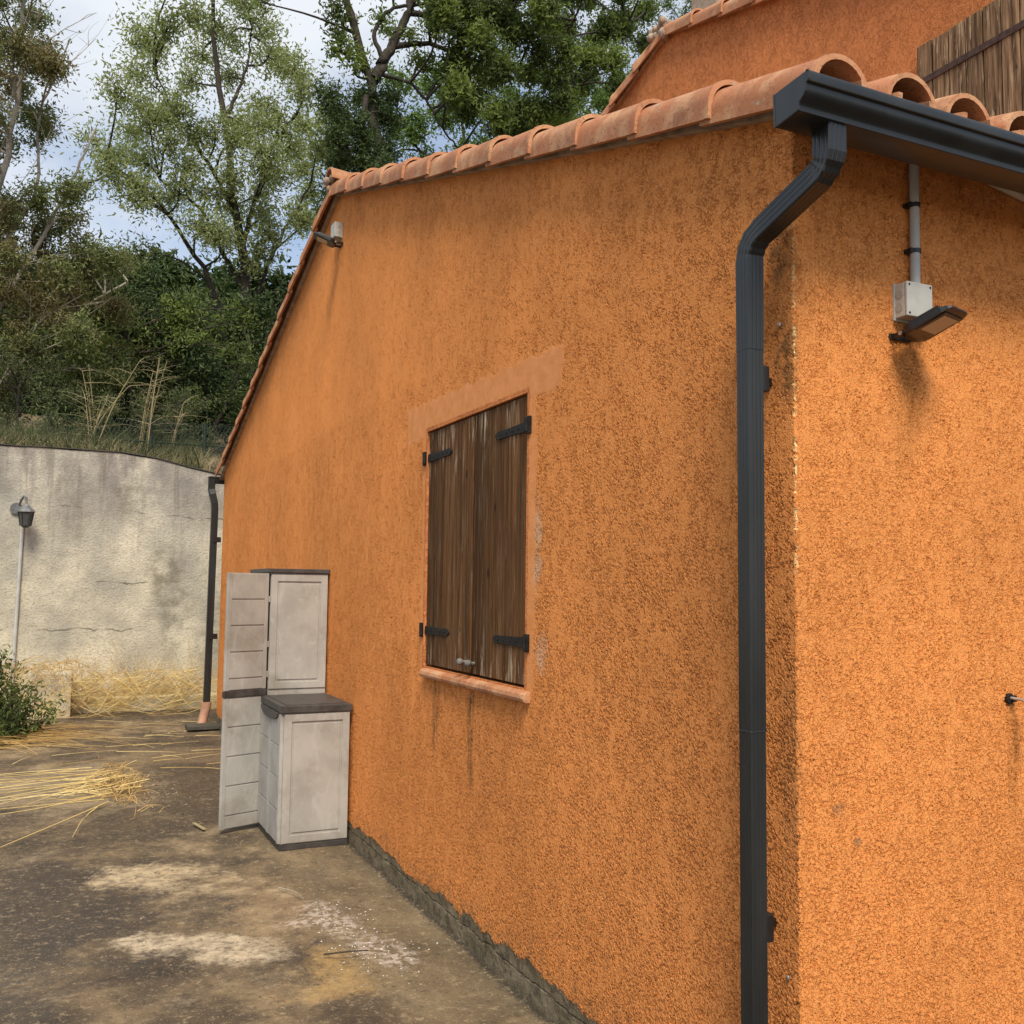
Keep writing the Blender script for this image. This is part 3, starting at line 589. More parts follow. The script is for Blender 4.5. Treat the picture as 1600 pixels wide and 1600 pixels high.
for z in (2.70, 2.566):
    m = MB(); m.tube([(0.430, -0.018, z - 0.006), (0.430, -0.018, z + 0.006)], 0.0165, 16); m.box((0.405, -0.012, z - 0.006), (0.455, 0.002, z + 0.006)); m.box((0.408, -0.024, z - 0.007), (0.418, 0.0, z + 0.007)); m.build('clip', M['blackplastic'], cdt, smooth=False)
# shutter holder on right wall
hk = thing('shutter_holder', 'small black iron shutter holder with hanging tongue on the right hand wall', 'shutter holder', (0.79, 0, 1.295))
m = MB(); m.tube([(0.79, 0.004, 1.293), (0.79, -0.008, 1.293)], 0.016, 12); m.box((0.792, -0.012, 1.284), (0.812, -0.002, 1.302)); m.build('rosette', M['iron'], hk, bevel=0.001, seg=1)
MB().tube([(0.79, -0.004, 1.296), (0.80, -0.035, 1.293), (0.803, -0.052, 1.288)], 0.0042, 8).build('arm', M['screw'], hk, smooth=True)
m = MB(); m.loft([[(0.803 + a, -0.052 + b, z) for a, b in ((-w, -0.003), (w, -0.003), (w, 0.003), (-w, 0.003))] for z, w in ((1.296, 0.004), (1.285, 0.009), (1.262, 0.006), (1.225, 0.008), (1.205, 0.011), (1.196, 0.006))]); m.build('tongue', M['iron'], hk, bevel=0.001, seg=1)

# ------------------------------------------------------------------ taller house volume behind
X2 = 2.9; P2 = 4.82; ZP2 = 6.39; 
def rake2(y): return ZP2 - 0.32 * abs(y - P2)
h2 = thing('house', 'taller orange rendered house rising behind the front roof, with weathered board shutter and chimney', 'house', (X2, 0, 0))
ysr = np.unique(np.concatenate([np.linspace(0.2, 9.6, 95), [P2]])); zs = np.linspace(0, 1, 60)
V = np.array([(X2, y, 2.4 + (rake2(y) + 0.02 - 2.4) * t) for t in zs for y in ysr]); n = len(ysr)
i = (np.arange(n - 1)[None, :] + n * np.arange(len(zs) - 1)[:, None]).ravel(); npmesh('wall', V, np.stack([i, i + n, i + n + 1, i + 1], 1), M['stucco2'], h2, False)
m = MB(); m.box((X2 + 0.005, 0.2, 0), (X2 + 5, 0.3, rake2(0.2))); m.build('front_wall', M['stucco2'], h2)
m = MB()
for a in (0.0, 9.82):
    m.addm([(X2 - 0.03, a, rake2(a) + 0.01), (X2 + 5, a, rake2(a) + 0.01), (X2 + 5, P2, rake2(P2) + 0.01), (X2 - 0.03, P2, rake2(P2) + 0.01),
            (X2 - 0.03, a, rake2(a) + 0.03), (X2 + 5, a, rake2(a) + 0.03), (X2 + 5, P2, rake2(P2) + 0.03), (X2 - 0.03, P2, rake2(P2) + 0.03)],
           [(0, 3, 2, 1), (4, 5, 6, 7), (0, 1, 5, 4), (1, 2, 6, 5), (2, 3, 7, 6), (3, 0, 4, 7)])
r2 = m.build('roof', M['mortar'], h2)
for k in range(13):
    for side in (0, 1):
        rr = []; y0 = -0.03 + 0.4 * k; y1 = min(y0 + 0.46, P2)
        if y0 >= P2 - 0.05: continue
        for (y, r, lf) in ((y0, 0.095, 0.021), (y0 + 0.02, 0.095, 0.020), (y0 + 0.026, 0.0915, 0.016), (y1, 0.078, -0.006)):
            Y = y if side == 0 else 2 * P2 - y
            rr.append([(X2 + 0.01 + px, Y, rake2(Y) + 0.036 + lf + pz) for px, pz in arch(r, 0, 12, 0.015, 0.05)])
        m = MB(); m.loft(rr); m.build('verge_tile', M['tile'], r2, smooth=True)
m = MB()
for q in range(26): m.ball((X2 - 0.02 + random.uniform(-0.05, 0.05), P2 + 0.06 + random.uniform(-0.10, 0.12), ZP2 + 0.06 + random.uniform(-0.07, 0.07)), random.uniform(0.03, 0.045), 7, 5)
m.build('mortar_bed', M['mortar'], r2, smooth=True)
c0 = at(1095, 15, 5.0); m = MB(); m.box((c0.x, 4.75, 6.0), (c0.x + 0.42, 5.15, c0.z + 0.6)); m.box((c0.x - 0.05, 4.7, c0.z + 0.35), (c0.x + 0.47, 5.2, c0.z + 0.45)); m.build('chimney', M['mortar'], r2, bevel=0.01)
ksh = 8; m = MB(); y0s, y1s = 1.20, 2.125
for q in range(ksh):
    w = (y1s - y0s) / ksh; o = random.uniform(-0.003, 0.003); m.box((X2 - 0.045 + o, y0s + q * w + 0.004, 3.62), (X2 - 0.018 + o, y0s + (q + 1) * w - 0.004, 4.885 + random.uniform(-0.01, 0.004)))
s2 = m.build('shutter', M['wood2'], h2, bevel=0.002, seg=1); s2['label'] = 'weathered grey brown board shutter with a long iron strap'
for z in (4.655, 3.75):
    MB().box((X2 - 0.054, y0s - 0.02, z - 0.02), (X2 - 0.047, y1s - 0.03, z + 0.02)).build('hinge_strap', simple('rusty_iron', (0.06, 0.035, 0.028), 0.8, 0.4, 30) if 'rusty_iron' not in bpy.data.materials else bpy.data.materials['rusty_iron'], s2, bevel=0.001, seg=1)

# ------------------------------------------------------------------ plastic cabinets
def panel_face(m, axis, c, u0, u1, z0, z1, kind, out):
    """moulded lines on a face. axis 'y': face normal -y at y=c, u = x ; axis 'x': face normal -x at x=c, u = y"""
    def b(a0, a1, b0, b1, d):
        if axis == 'y': m.box((a0, c - d, b0), (a1, c + 0.002, b1))
        else: m.box((c - d, a0, b0), (c + 0.002, a1, b1))
    if kind == 'frame':
        w = 0.045; t = 0.006; d = 0.007
        b(u0, u0 + w, z0, z1, d); b(u1 - w, u1, z0, z1, d); b(u0 + w - .001, u1 - w + .001, z0, z0 + w, d * 0.98); b(u0 + w - .001, u1 - w + .001, z1 - w, z1, d * 0.98)
        i0, i1, j0, j1 = u0 + w + 0.013, u1 - w - 0.013, z0 + w + 0.015, z1 - w - 0.015
        b(i0, i1, j0, j1, 0.0042)
        i0 += 0.008; i1 -= 0.008; j0 += 0.008; j1 -= 0.008
    else:
        rows, cols = kind; g = 0.009; mr = 0.028
        H = (z1 - z0 - 2 * mr); 
        b(u0, u0 + mr, z0, z1, 0.006); b(u1 - mr, u1, z0, z1, 0.006)
        W_ = (u1 - u0 - 2 * mr)
        hs = [0.10] + [0.90 / (rows - 1)] * (rows - 1) if rows > 4 else [1 / rows] * rows
        zc = z0
        for q in range(rows):
            hh = (z1 - z0) * hs[q]
            for p in range(cols):
                a0 = u0 + mr + 0.001 + p * W_ / cols; b(a0 + (0.004 if p else 0), a0 + W_ / cols - 0.002 - (0.004 if p < cols - 1 else 0), zc + g / 2, zc + hh - g / 2, 0.0058)
            zc += hh
low = thing('storage_cabinet', 'low taupe plastic storage cabinet with dark lid, standing in front of the tall one', 'cabinet', (-0.22, 4.35, 0))
MB().box((-0.430, 4.035, 0.035), (-0.020, 4.655, 0.815)).build('body', M['plastic'], low, bevel=0.004)
m = MB(); panel_face(m, 'y', 4.034, -0.427, -0.023, 0.042, 0.81, 'frame', 1); m.build('side_panel', M['plastic'], low, bevel=0.0025)
for a, b_ in ((4.038, 4.344), (4.348, 4.654)):
    m = MB(); m.box((-0.446, a, 0.040), (-0.431, b_, 0.812)); panel_face(m, 'x', -0.446, a + 0.002, b_ - 0.002, 0.043, 0.81, (4, 1), 1); dd = m.build('door', M['plastic'], low, bevel=0.002)
m = MB(); m.loft([[(x, 4.345 + w * math.cos(t), 0.812 + h * min(0, math.sin(t))) for t in [math.pi + math.pi * k / 12 for k in range(13)]] for x, w, h in ((-0.462, 0.26, 0.055), (-0.446, 0.27, 0.06))]); m.build('handle', M['darkplastic'], low)
m = MB(); m.box((-0.452, 4.020, 0.817), (-0.012, 4.668, 0.862)); lid = m.build('lid', M['darkplastic'], low, bevel=0.006)
m = MB(); m.box((-0.415, 4.055, 0.8615), (-0.05, 4.63, 0.866)); m.build('lid_panel', M['darkplastic'], lid, bevel=0.002)
MB().box((-0.440, 4.030, 0.0), (-0.018, 4.660, 0.034)).build('base', M['darkplastic'], low, bevel=0.003)
tall = thing('storage_cabinet', 'tall taupe plastic cabinet with its door standing open, against the orange wall', 'cabinet', (-0.22, 5.0, 0))
MB().box((-0.405, 4.685, 0.03), (-0.012, 5.30, 1.675)).build('body', M['plastic'], tall, bevel=0.004)
m = MB(); panel_face(m, 'y', 4.684, -0.402, -0.015, 0.90, 1.665, 'frame', 1); m.build('side_panel', M['plastic'], tall, bevel=0.0025)
MB().box((-0.43, 4.668, 1.677), (-0.004, 5.315, 1.706)).build('top', M['darkplastic'], tall, bevel=0.004)
MB().box((-0.41, 4.68, 0.0), (-0.01, 5.31, 0.029)).build('base', M['darkplastic'], tall)
for zh in (1.5, 1.2, 1.0, 0.6, 0.25): MB().tube([(-0.412, 4.678, zh - 0.02), (-0.412, 4.678, zh + 0.02)], 0.006, 8).build('hinge', M['plastic'], tall)
MB().box((-0.411, 4.686, 0.04), (-0.4065, 5.295, 1.67)).build('inside', M['near_black'], tall)  # near-black sheet over the solid body, standing in for the shaded interior
# second leaf, closed
m = MB(); m.box((-0.424, 4.995, 0.036), (-0.412, 5.298, 1.672)); m.build('door', M['plastic'], tall, bevel=0.002)
A = Vector((-0.420, 4.672)); Bp = Vector((-0.705, 4.565)); dv = (Bp - A).normalized(); LN = (Bp - A).length
T = Matrix(((-dv.x, -dv.y * -1 * -1, 0, Bp.x), (-dv.y, dv.x * -1, 0, Bp.y), (0, 0, 1, 0), (0, 0, 0, 1)))
# local: X runs outer edge -> hinge, local -Y faces the camera
ex = Vector((-dv.x, -dv.y, 0)); ey = Vector((0, 0, 1)).cross(ex)
T = Matrix(((ex.x, ey.x, 0, Bp.x), (ex.y, ey.y, 0, Bp.y), (0, 0, 1, 0), (0, 0, 0, 1)))
def door_part(z0, z1, rows, parent, name):
    m = MB(); m.box((0.0, 0.0, z0), (LN, 0.018, z1)); panel_face(m, 'y', 0.0, 0.002, LN - 0.002, z0 + 0.002, z1 - 0.002, (rows, 1), 1)
    m.v = [tuple(T @ Vector(v)) for v in m.v]; return m.build(name, M['plastic'], parent, bevel=0.002)
dr_ = door_part(0.905, 1.672, 5, tall, 'door'); dr_['label'] = 'open door leaf swung out from the tall cabinet'
door_part(0.026, 0.862, 5, dr_, 'lower_panel')
m = MB(); m.box((-0.004, -0.010, 0.8635), (LN + 0.002, 0.022, 0.9035)); m.v = [tuple(T @ Vector(v)) for v in m.v]; m.build('door_band', M['darkplastic'], dr_, bevel=0.003)

# ------------------------------------------------------------------ retaining wall, lamp
xsw = np.concatenate([np.arange(-9, -3, 0.5), np.arange(-3, 1.2, 0.05), np.arange(1.5, 9, 0.5)])
def rtop(x): return 3.21 + 0.006 * math.sin(x * 9) + (0.0 if x < -1.0 else (-0.13 * (x + 1.0) if x < -0.5 else -0.065 - 0.215 * (x + 0.5)))
rings = []
for x in xsw:
    t = rtop(x); rings.append([(x, 11.0, -0.1), (x, 11.0, t * 0.33), (x, 11.0, t * 0.66), (x, 11.0, t - 0.012), (x, 11.012, t), (x, 11.27, t + 0.005), (x, 11.28, -0.1)])
m = MB(); m.loft(rings); rw = m.build('retaining_wall', M['oldwall'], None); tag(rw, 'tall weathered grey and cream rendered retaining wall across the end of the yard', 'wall')
m = MB(); rg = []
for x in np.arange(-9, 9, 0.4): t = rtop(x); rg.append([(x, 10.985, t + 0.004), (x, 10.985, t + 0.014), (x, 11.29, t + 0.02), (x, 11.29, t + 0.008)])
m.loft(rg); m.build('coping', M['debris_dark'], rw)
m = MB(); m.box((-1.93, 10.52, 0.0), (-1.47, 10.99, 0.55)); bl = m.build('concrete_block', M['oldwall'], None, bevel=0.02); tag(bl, 'squat rendered block standing against the foot of the retaining wall', 'block')
ft = MB().box((-1.46, 10.78, 0.0), (2.0, 10.99, 0.22)).build('low_ledge', M['oldwall'], None, bevel=0.02); tag(ft, 'low rendered ledge under the straw along the retaining wall', 'ledge')
lm = thing('wall_lantern', 'small grey lantern on a pipe against the retaining wall', 'lantern', (-2.09, 10.9, 2.4)); M['lampgrey'] = simple('lamp_grey', (0.13, 0.135, 0.14), 0.35, 0.3, 20, spec=0.6)
m = MB(); m.tube([(-2.15, 10.999, 2.46), (-2.15, 10.97, 2.46)], 0.068, 18); m.build('back_plate', M['lampgrey'], lm, smooth=True)
MB().tube([(-2.12, 10.98, 2.50), (-2.10, 10.93, 2.56), (-2.07, 10.86, 2.60), (-2.045, 10.80, 2.575), (-2.04, 10.79, 2.50)], 0.014, 10).build('arm', M['lampgrey'], lm, smooth=True)
c = (-2.04, 10.79); ngl = 6
def ring(r, z, n=6): return [(c[0] + r * math.cos(2 * math.pi * q / n), c[1] + r * math.sin(2 * math.pi * q / n), z) for q in range(n)]
m = MB(); m.loft([ring(0.02, 2.505), ring(0.045, 2.475), ring(0.095, 2.425), ring(0.10, 2.41)]); m.build('cap', M['lampgrey'], lm)
m = MB(); m.loft([ring(0.082, 2.409), ring(0.055, 2.25), ring(0.03, 2.225)]); m.build('glass', simple('lantern_glass', (0.07, 0.07, 0.07), 0.25, 0.2, 10), lm)
m = MB()
for q in range(6): a = ring(0.086, 2.409)[q]; b_ = ring(0.058, 2.245)[q]; m.tube([a, b_], 0.005, 5)
m.build('frame', M['alu'], lm)
MB().tube([(-2.075, 10.98, 2.42), (-2.085, 10.975, 1.6), (-2.10, 10.975, 0.5), (-2.10, 10.975, 0.1)], 0.021, 12).build('supply_pipe', M['pvc'], lm, smooth=True)

# ------------------------------------------------------------------ chain link fence
fe = thing('chain_link_fence', 'dark green chain link fence on top of the bank beside the house', 'fence', (0, 11.7, 3.0))
FY = 11.75
for x in (-0.62, 0.07, 1.6, 3.2):
    MB().tube([(x, FY, 2.9), (x, FY, 3.78)], 0.022, 10).build('post', M['fence'], fe, smooth=True)
m = MB()
for z in (3.1, 3.47, 3.76): m.tube([(-1.0, FY, z), (3.6, FY, z)], 0.010 if z == 3.47 else 0.004, 5)
m.build('rail', M['fence'], fe)
m = MB()
for k in range(150):
    x = -1.6 + k * 0.05
    for s in (1, -1):
        m.tube([(x, FY + 0.004 * s, 3.05), (x + s * 0.35, FY + 0.004 * s, 3.05 + 0.70)], 0.0028, 3, False)
m.build('wire_mesh', M['fence'], fe)

# ------------------------------------------------------------------ vegetation
def leaf_quads(C, size, flat=0.0):
    n = len(C); a = rng.normal(size=(n, 3)); a /= np.linalg.norm(a, axis=1)[:, None]; b = rng.normal(size=(n, 3)); b -= a * np.sum(a * b, 1)[:, None]; b /= np.linalg.norm(b, axis=1)[:, None]
    s = size * rng.uniform(0.6, 1.3, n)[:, None]; w = 0.34; nn = np.cross(a, b) * s * 0.12
    V = np.stack([C - a * s * 0.5, C + b * s * w * 0.5 + nn, C + a * s * 0.5, C - b * s * w * 0.5 + nn], 1).reshape(-1, 3)
    F = np.arange(4 * n).reshape(-1, 4); return V, F
def tubes_np(paths, radii, n=4):
    """paths: (N,K,3); radii (N,K)"""
    paths = np.asarray(paths); N, K, _ = paths.shape; t = np.gradient(paths, axis=1); t /= np.linalg.norm(t, axis=2)[..., None] + 1e-9
    ref = np.array([0.31, 0.85, 0.42]); a = np.cross(t, ref); a /= np.linalg.norm(a, axis=2)[..., None] + 1e-9; b = np.cross(t, a)
    q = np.arange(n) * 2 * np.pi / n; rr = np.asarray(radii)[..., None, None]
    V = paths[:, :, None, :] + rr * (a[:, :, None, :] * np.cos(q)[:, None] + b[:, :, None, :] * np.sin(q)[:, None])
    idx = np.arange(N * K * n).reshape(N, K, n); A_ = idx[:, :-1]; B_ = idx[:, 1:]
    F = np.stack([A_, np.roll(A_, -1, 2), np.roll(B_, -1, 2), B_], -1).reshape(-1, 4); return V.reshape(-1, 3), F
def curve(pts, k):
    pts = np.array([list(p) for p in pts], float); d = np.concatenate([[0], np.cumsum(np.linalg.norm(np.diff(pts, axis=0), axis=1))]); u = np.linspace(0, d[-1], k)
    out = np.stack([np.interp(u, d, pts[:, j]) for j in range(3)], 1)
    for _ in range(2): out[1:-1] = (out[:-2] + 2 * out[1:-1] + out[2:]) / 4
    return out
def tree(name, label, cat, Y, limbs, clumps, leaf, lmat, bmat, dens=1.0, group=None, twig_r=0.016, twn=1.0, spread=0.20, bare=None):
    """limbs: ([(px,py,dy)..], r0, r1) ; clumps: (px,py,rx,ry,n[,dy])"""
    sc = lambda dy=0: (Y + dy - CP.y) / CF.y / FPX
    LP = []; LR = []; tp = []
    for pts, r0, r1 in limbs:
        wp = [at(p[0], p[1], Y + (p[2] if len(p) > 2 else 0)) for p in pts]; foot = not LP or pts[0][1] >= 700
        cv = curve(wp, 22)
        cv[1:-1] += rng.normal(size=(20, 3)) * r0 * 0.14
        rr_ = 0.72 * (r0 + (r1 - r0) * np.linspace(0, 1, 22) ** 0.6)
        if foot:      # carry the stem down to the soil of the bank
            gz = float(bankz(np.array(cv[0][0]), np.array(min(cv[0][1], 30.0)))) - 0.25
            if cv[0][2] > gz + 0.3:
                dn = np.linspace(0, 1, 8)[:-1]; low_ = np.stack([cv[0][0] + 0 * dn + 0.05 * np.sin(dn * 5), cv[0][1] + 0 * dn, gz + (cv[0][2] - gz) * dn], 1)
                cv = np.concatenate([low_, cv])[[0, 1, 2, 3, 4, 5, 6] + list(np.linspace(7, 28, 15).round().astype(int))]; rr_ = np.concatenate([np.full(7, rr_[0] * 1.1), np.interp(np.linspace(0, 21, 15), np.arange(22), rr_)])
        LP.append(cv); LR.append(rr_)
    base = Vector(LP[0][0]); t = thing(name, label, cat, tuple(base), group)
    V1, F1 = tubes_np(LP, LR, 9); ap = np.concatenate(LP); 
    paths = []; rad = []; leaves = []
    for c in clumps:
        cpx, cpy, rx, ry, n = c[:5]; dy = c[5] if len(c) > 5 else 0.0
        c0 = np.array(at(cpx, cpy, Y + dy)); k = sc(dy); Rr = np.array([rx * k, (rx + ry) * 0.5 * k * 0.9, ry * k])
        nt = max(3, int(n * twn / 22)); u = rng.normal(size=(nt, 3)); u /= np.linalg.norm(u, axis=1)[:, None]; u *= rng.uniform(0.25, 1.0, nt)[:, None] ** 0.6
        tips = c0 + u * Rr
        # a sub-branch into the clump
        d = np.linalg.norm(ap - c0, axis=1) + 0.35 * np.clip(ap[:, 2] - c0[2] + 0.3, 0, None) * 3; s0 = ap[np.argmin(d)]
        mid = (s0 + c0) / 2 + rng.normal(size=3) * 0.12 + np.array([0, 0, 0.05 * np.linalg.norm(c0 - s0)])
        sb = curve([s0, mid, c0], 8); paths.append(sb); rad.append(np.linspace(twig_r * 2.2, twig_r * 0.9, 8))
        for tip in tips:
            dd = np.linalg.norm(sb - tip, axis=1); st = sb[min(7, max(1, np.argmin(dd) - 1))]
            md = (st + tip) / 2 + rng.normal(size=3) * 0.06 * np.linalg.norm(tip - st); cv = curve([st, md, tip], 8)
            paths.append(cv); rad.append(np.linspace(twig_r * 0.8, twig_r * 0.25, 8))
            m_ = int(n / nt * dens) + 1; w = rng.uniform(0.35, 1.05, m_); idx = np.clip(w * 7, 0, 6.999); i0 = idx.astype(int); fr = (idx - i0)[:, None]
            pos = cv[i0] * (1 - fr) + cv[np.minimum(i0 + 1, 7)] * fr + rng.normal(size=(m_, 3)) * spread * rng.uniform(0.3, 1.1, m_)[:, None]
            leaves.append(pos)
    V2, F2 = tubes_np(paths, rad, 4)
    tr = npmesh('trunk', np.concatenate([V1]), F1, bmat, t, True)
    npmesh('branches', V2, F2, bmat, tr, True)
    if leaves:
        Vl, Fl = leaf_quads(np.concatenate(leaves), leaf); npmesh('crown', Vl, Fl, lmat, t)
    if bare:
        pp = []; rr = []
        for pts, r0 in bare:
            cv = curve([at(p[0], p[1], Y + (p[2] if len(p) > 2 else -0.5)) for p in pts], 8); pp.append(cv); rr.append(np.linspace(r0, r0 * 0.3, 8) * 0.6)
            for q in range(7):
                i0 = rng.integers(1, 7); a = cv[i0]; dr2 = (cv[7] - cv[0]); dr2 /= np.linalg.norm(dr2); e = a + (dr2 + rng.normal(size=3) * 0.45) * rng.uniform(0.3, 0.9); pp.append(curve([a, (a + e) / 2 + rng.normal(size=3) * 0.05, e], 8)); rr.append(np.linspace(r0 * 0.45, r0 * 0.12, 8) * 0.6)
        Vb, Fb = tubes_np(pp, rr, 5); npmesh('bare_branches', Vb, Fb, M['barkpale'], t, True)
    return t

def fill(x0, y0, x1, y1, rx, ry, n, dyr=1.5, jit=0.35, skip=0.0, inside=None):
    out = []; px = x0
    while px <= x1:
        py = y0
        while py <= y1:
            qx, qy = px + random.uniform(-jit, jit) * rx * 2, py + random.uniform(-jit, jit) * ry * 2
            if random.random() >= skip and (inside is None or inside(qx, qy)): out.append((qx, qy, rx * random.uniform(0.7, 1.2), ry * random.uniform(0.7, 1.2), n, random.uniform(-dyr, dyr)))
            py += ry * 1.5
        px += rx * 1.5
    return out
# tall pale tree in the middle
def in_pale(x, y):
    w = np.interp(y, [-120, 0, 60, 150, 230, 300, 350, 430, 520], [60, 90, 130, 155, 175, 170, 140, 95, 60]); c = np.interp(y, [-120, 0, 150, 300, 430, 520], [320, 325, 330, 330, 380, 400])
    return abs(x - c) < w and not (170 < x < 300 and 300 < y < 470 and y > 300 + (x - 170) * 0.1 + 10)
limbs_p = [([(388, 700), (385, 600), (394, 500), (386, 430), (372, 350), (362, 260), (350, 160), (335, 60), (330, -40)], 0.26, 0.05),
           ([(378, 690, 0.3), (366, 580, 0.2), (345, 480), (310, 400), (262, 330), (215, 285), (165, 250)], 0.17, 0.03),
           ([(394, 490), (415, 420), (450, 350), (485, 290)], 0.10, 0.025), ([(378, 390), (400, 300), (425, 230), (470, 165)], 0.10, 0.02),
           ([(370, 340), (330, 260), (285, 200), (240, 110)], 0.09, 0.02), ([(352, 190), (385, 110), (395, 30)], 0.08, 0.02), ([(390, 470), (345, 390), (320, 330), (250, 280)], 0.09, 0.03),
           ([(400, 560), (440, 470), (480, 440)], 0.06, 0.02)]
cl = fill(140, -110, 520, 440, 30, 25, 290, 2.0, 0.38, 0.17, in_pale) + [(100, 290, 30, 20, 130), (150, 215, 30, 20, 150), (215, 165, 22, 30, 150), (475, 120, 20, 20, 100), (460, 470, 25, 25, 130, 1.0), (420, 520, 30, 35, 200, 1), (300, 480, 40, 30, 250, 1.2), (210, 400, 26, 24, 180)]
tree('tree', 'tall airy pale green tree with forking dark stems in the middle of the sky', 'tree', 19.0, limbs_p, cl, 0.105, M['l_pale'], M['bark'], 2.2, None, 0.012, 1.0, 0.22)
# left browning tree
def in_br(x, y):
    w = np.interp(y, [-80, 0, 100, 200, 300, 400, 470, 560, 640], [50, 75, 90, 150, 130, 180, 230, 220, 150]); return x < w
cl = fill(-120, -80, 240, 600, 34, 26, 330, 1.2, 0.35, 0.16, in_br)
tree('tree', 'browning tree with bare pale branches at the left edge of the picture', 'tree', 14.0, [([(-60, 760), (-50, 600), (-30, 400), (10, 250), (30, 120), (40, -60)], 0.16, 0.03), ([(-45, 560), (30, 430), (90, 330), (150, 200)], 0.08, 0.02), ([(-40, 640), (60, 540), (130, 480), (200, 440)], 0.06, 0.02), ([(-20, 420), (60, 300), (60, 180), (110, 60)], 0.06, 0.015)],
     cl, 0.075, M['l_brown'], M['barkpale'], 3.0, None, 0.009, 0.9, 0.13,
     bare=[([(20, 150), (70, 60), (150, 20)], 0.02), ([(30, 110), (60, 30), (70, -30)], 0.016), ([(60, 130), (110, 100), (150, 60)], 0.014), ([(-20, 440), (40, 410), (110, 395)], 0.018), ([(-10, 270), (15, 190), (20, 130)], 0.022), ([(20, 560), (60, 500), (130, 460)], 0.022), ([(0, 330), (60, 250), (80, 200)], 0.014), ([(0, 600), (30, 540), (60, 520)], 0.02)])
# oak
def in_oak(x, y): return (x > 690 or (x > 505 and y < 90)) and x < 1015 and y < np.interp(x, [500, 640, 700, 800, 900, 1015], [95, 30, 165, 215, 190, 110]) and not (515 < x < 680 and 30 < y < 95)
limbs_o = [([(590, 420), (588, 300), (585, 180), (581, 118), (562, 60), (545, 15), (530, -40)], 0.24, 0.10), ([(583, 125), (610, 78), (632, 35), (655, -20)], 0.19, 0.10), ([(618, 72), (660, 66), (700, 78), (760, 100), (830, 110)], 0.10, 0.03),
           ([(592, 115), (640, 128), (672, 165), (690, 200), (720, 235)], 0.07, 0.025), ([(600, 95), (580, 55), (610, 10), (650, 8), (700, 0)], 0.08, 0.04), ([(640, 20), (700, 30), (800, 20), (900, 30)], 0.10, 0.03), ([(850, 175), (890, 150), (900, 120)], 0.10, 0.05), ([(700, 80), (770, 50), (880, 60), (980, 40)], 0.09, 0.02)]
cl = fill(690, -70, 1020, 220, 27, 22, 320, 1.8, 0.38, 0.0, in_oak) + [(525, 20, 22, 22, 120), (530, 75, 20, 18, 110), (520, 45, 12, 14, 60), (600, 25, 14, 14, 50), (640, 60, 18, 14, 60), (665, 95, 24, 20, 120), (680, 40, 28, 24, 180), (610, 50, 12, 12, 40), (670, -10, 40, 20, 200), (735, 150, 40, 30, 330), (560, 95, 16, 20, 90), (720, 110, 40, 30, 330), (600, -25, 40, 14, 120), (405, 3, 22, 6, 30)]
tree('oak_tree', 'large dark branched oak spreading over the roof line', 'tree', 17.0, limbs_o, cl, 0.12, M['l_mid'], M['bark'], 3.6, None, 0.013, 1.0, 0.17)
# ivy column
tree('tree', 'dense dark ivy covered tree just above the gable peak', 'tree', 16.6, [([(560, 520), (560, 380), (562, 260), (572, 150)], 0.2, 0.08)], fill(525, 150, 600, 330, 24, 24, 650, 0.7, 0.25), 0.10, M['l_dark'], M['bark'], 1.5, None, 0.01, 0.6, 0.15)
# paler masses behind
tree('tree', 'pale leafy tree seen low behind the dark ivy, left of the gable peak', 'tree', 24.0, [([(520, 420), (515, 300), (510, 200)], 0.16, 0.05)], fill(470, 190, 540, 380, 30, 26, 240, 1.5, 0.35), 0.15, M['l_pale'], M['bark'], 1.8, None, 0.012, 0.8, 0.2)
tree('tree', 'bright yellow green tree low behind the roof tiles', 'tree', 22.0, [([(740, 420), (730, 260), (720, 180)], 0.16, 0.05), ([(735, 300), (820, 230), (920, 170)], 0.08, 0.03), ([(735, 300), (650, 230), (620, 170)], 0.08, 0.03)], fill(610, 130, 1000, 280, 32, 26, 280, 1.5, 0.35, 0.05), 0.15, M['l_lime'], M['bark'], 1.8, None, 0.012, 0.7, 0.2)
tree('tree', 'small treetop showing between the oak and the chimney', 'tree', 21.0, [([(1075, 300), (1072, 100), (1070, 20)], 0.12, 0.03)], fill(1045, 0, 1100, 90, 22, 18, 240, 0.6, 0.3) + [(1020, 60, 20, 30, 200)], 0.10, M['l_mid'], M['bark'], 1.0, None, 0.01, 0.8, 0.15)
# dark understory
def in_us(x, y): return y > np.interp(x, [-60, 60, 130, 200, 300, 420], [520, 520, 440, 420, 440, 470]) 
tree('tree', 'dark green thicket tree behind the retaining wall, under the pale tree', 'tree', 16.4, [([(280, 760), (282, 640), (270, 520)], 0.10, 0.04), ([(340, 560), (280, 470), (235, 430)], 0.05, 0.03), ([(300, 750), (350, 640), (390, 540)], 0.09, 0.03)], fill(130, 430, 420, 700, 30, 26, 420, 1.2, 0.35, 0.04, in_us), 0.12, M['l_dark'], M['bark'], 1.5, None, 0.01, 0.6, 0.17)
tree('tree', 'mid green small tree standing left of centre behind the retaining wall', 'tree', 15.2, [([(205, 760), (205, 640), (200, 520)], 0.07, 0.02)], fill(140, 470, 390, 660, 26, 22, 130, 0.9, 0.4, 0.35), 0.085, M['l_mid'], M['bark'], 1.8, None, 0.008, 0.8, 0.14)
tree('tree', 'dark trees far back between the trunks', 'tree', 25.0, [([(200, 760), (200, 640), (200, 520)], 0.2, 0.1), ([(420, 760), (420, 600), (420, 520)], 0.2, 0.1)], fill(-60, 440, 470, 720, 34, 26, 330, 1.0, 0.2), 0.30, M['l_dark'], M['bark'], 2.2, None, 0.015, 0.5, 0.3)
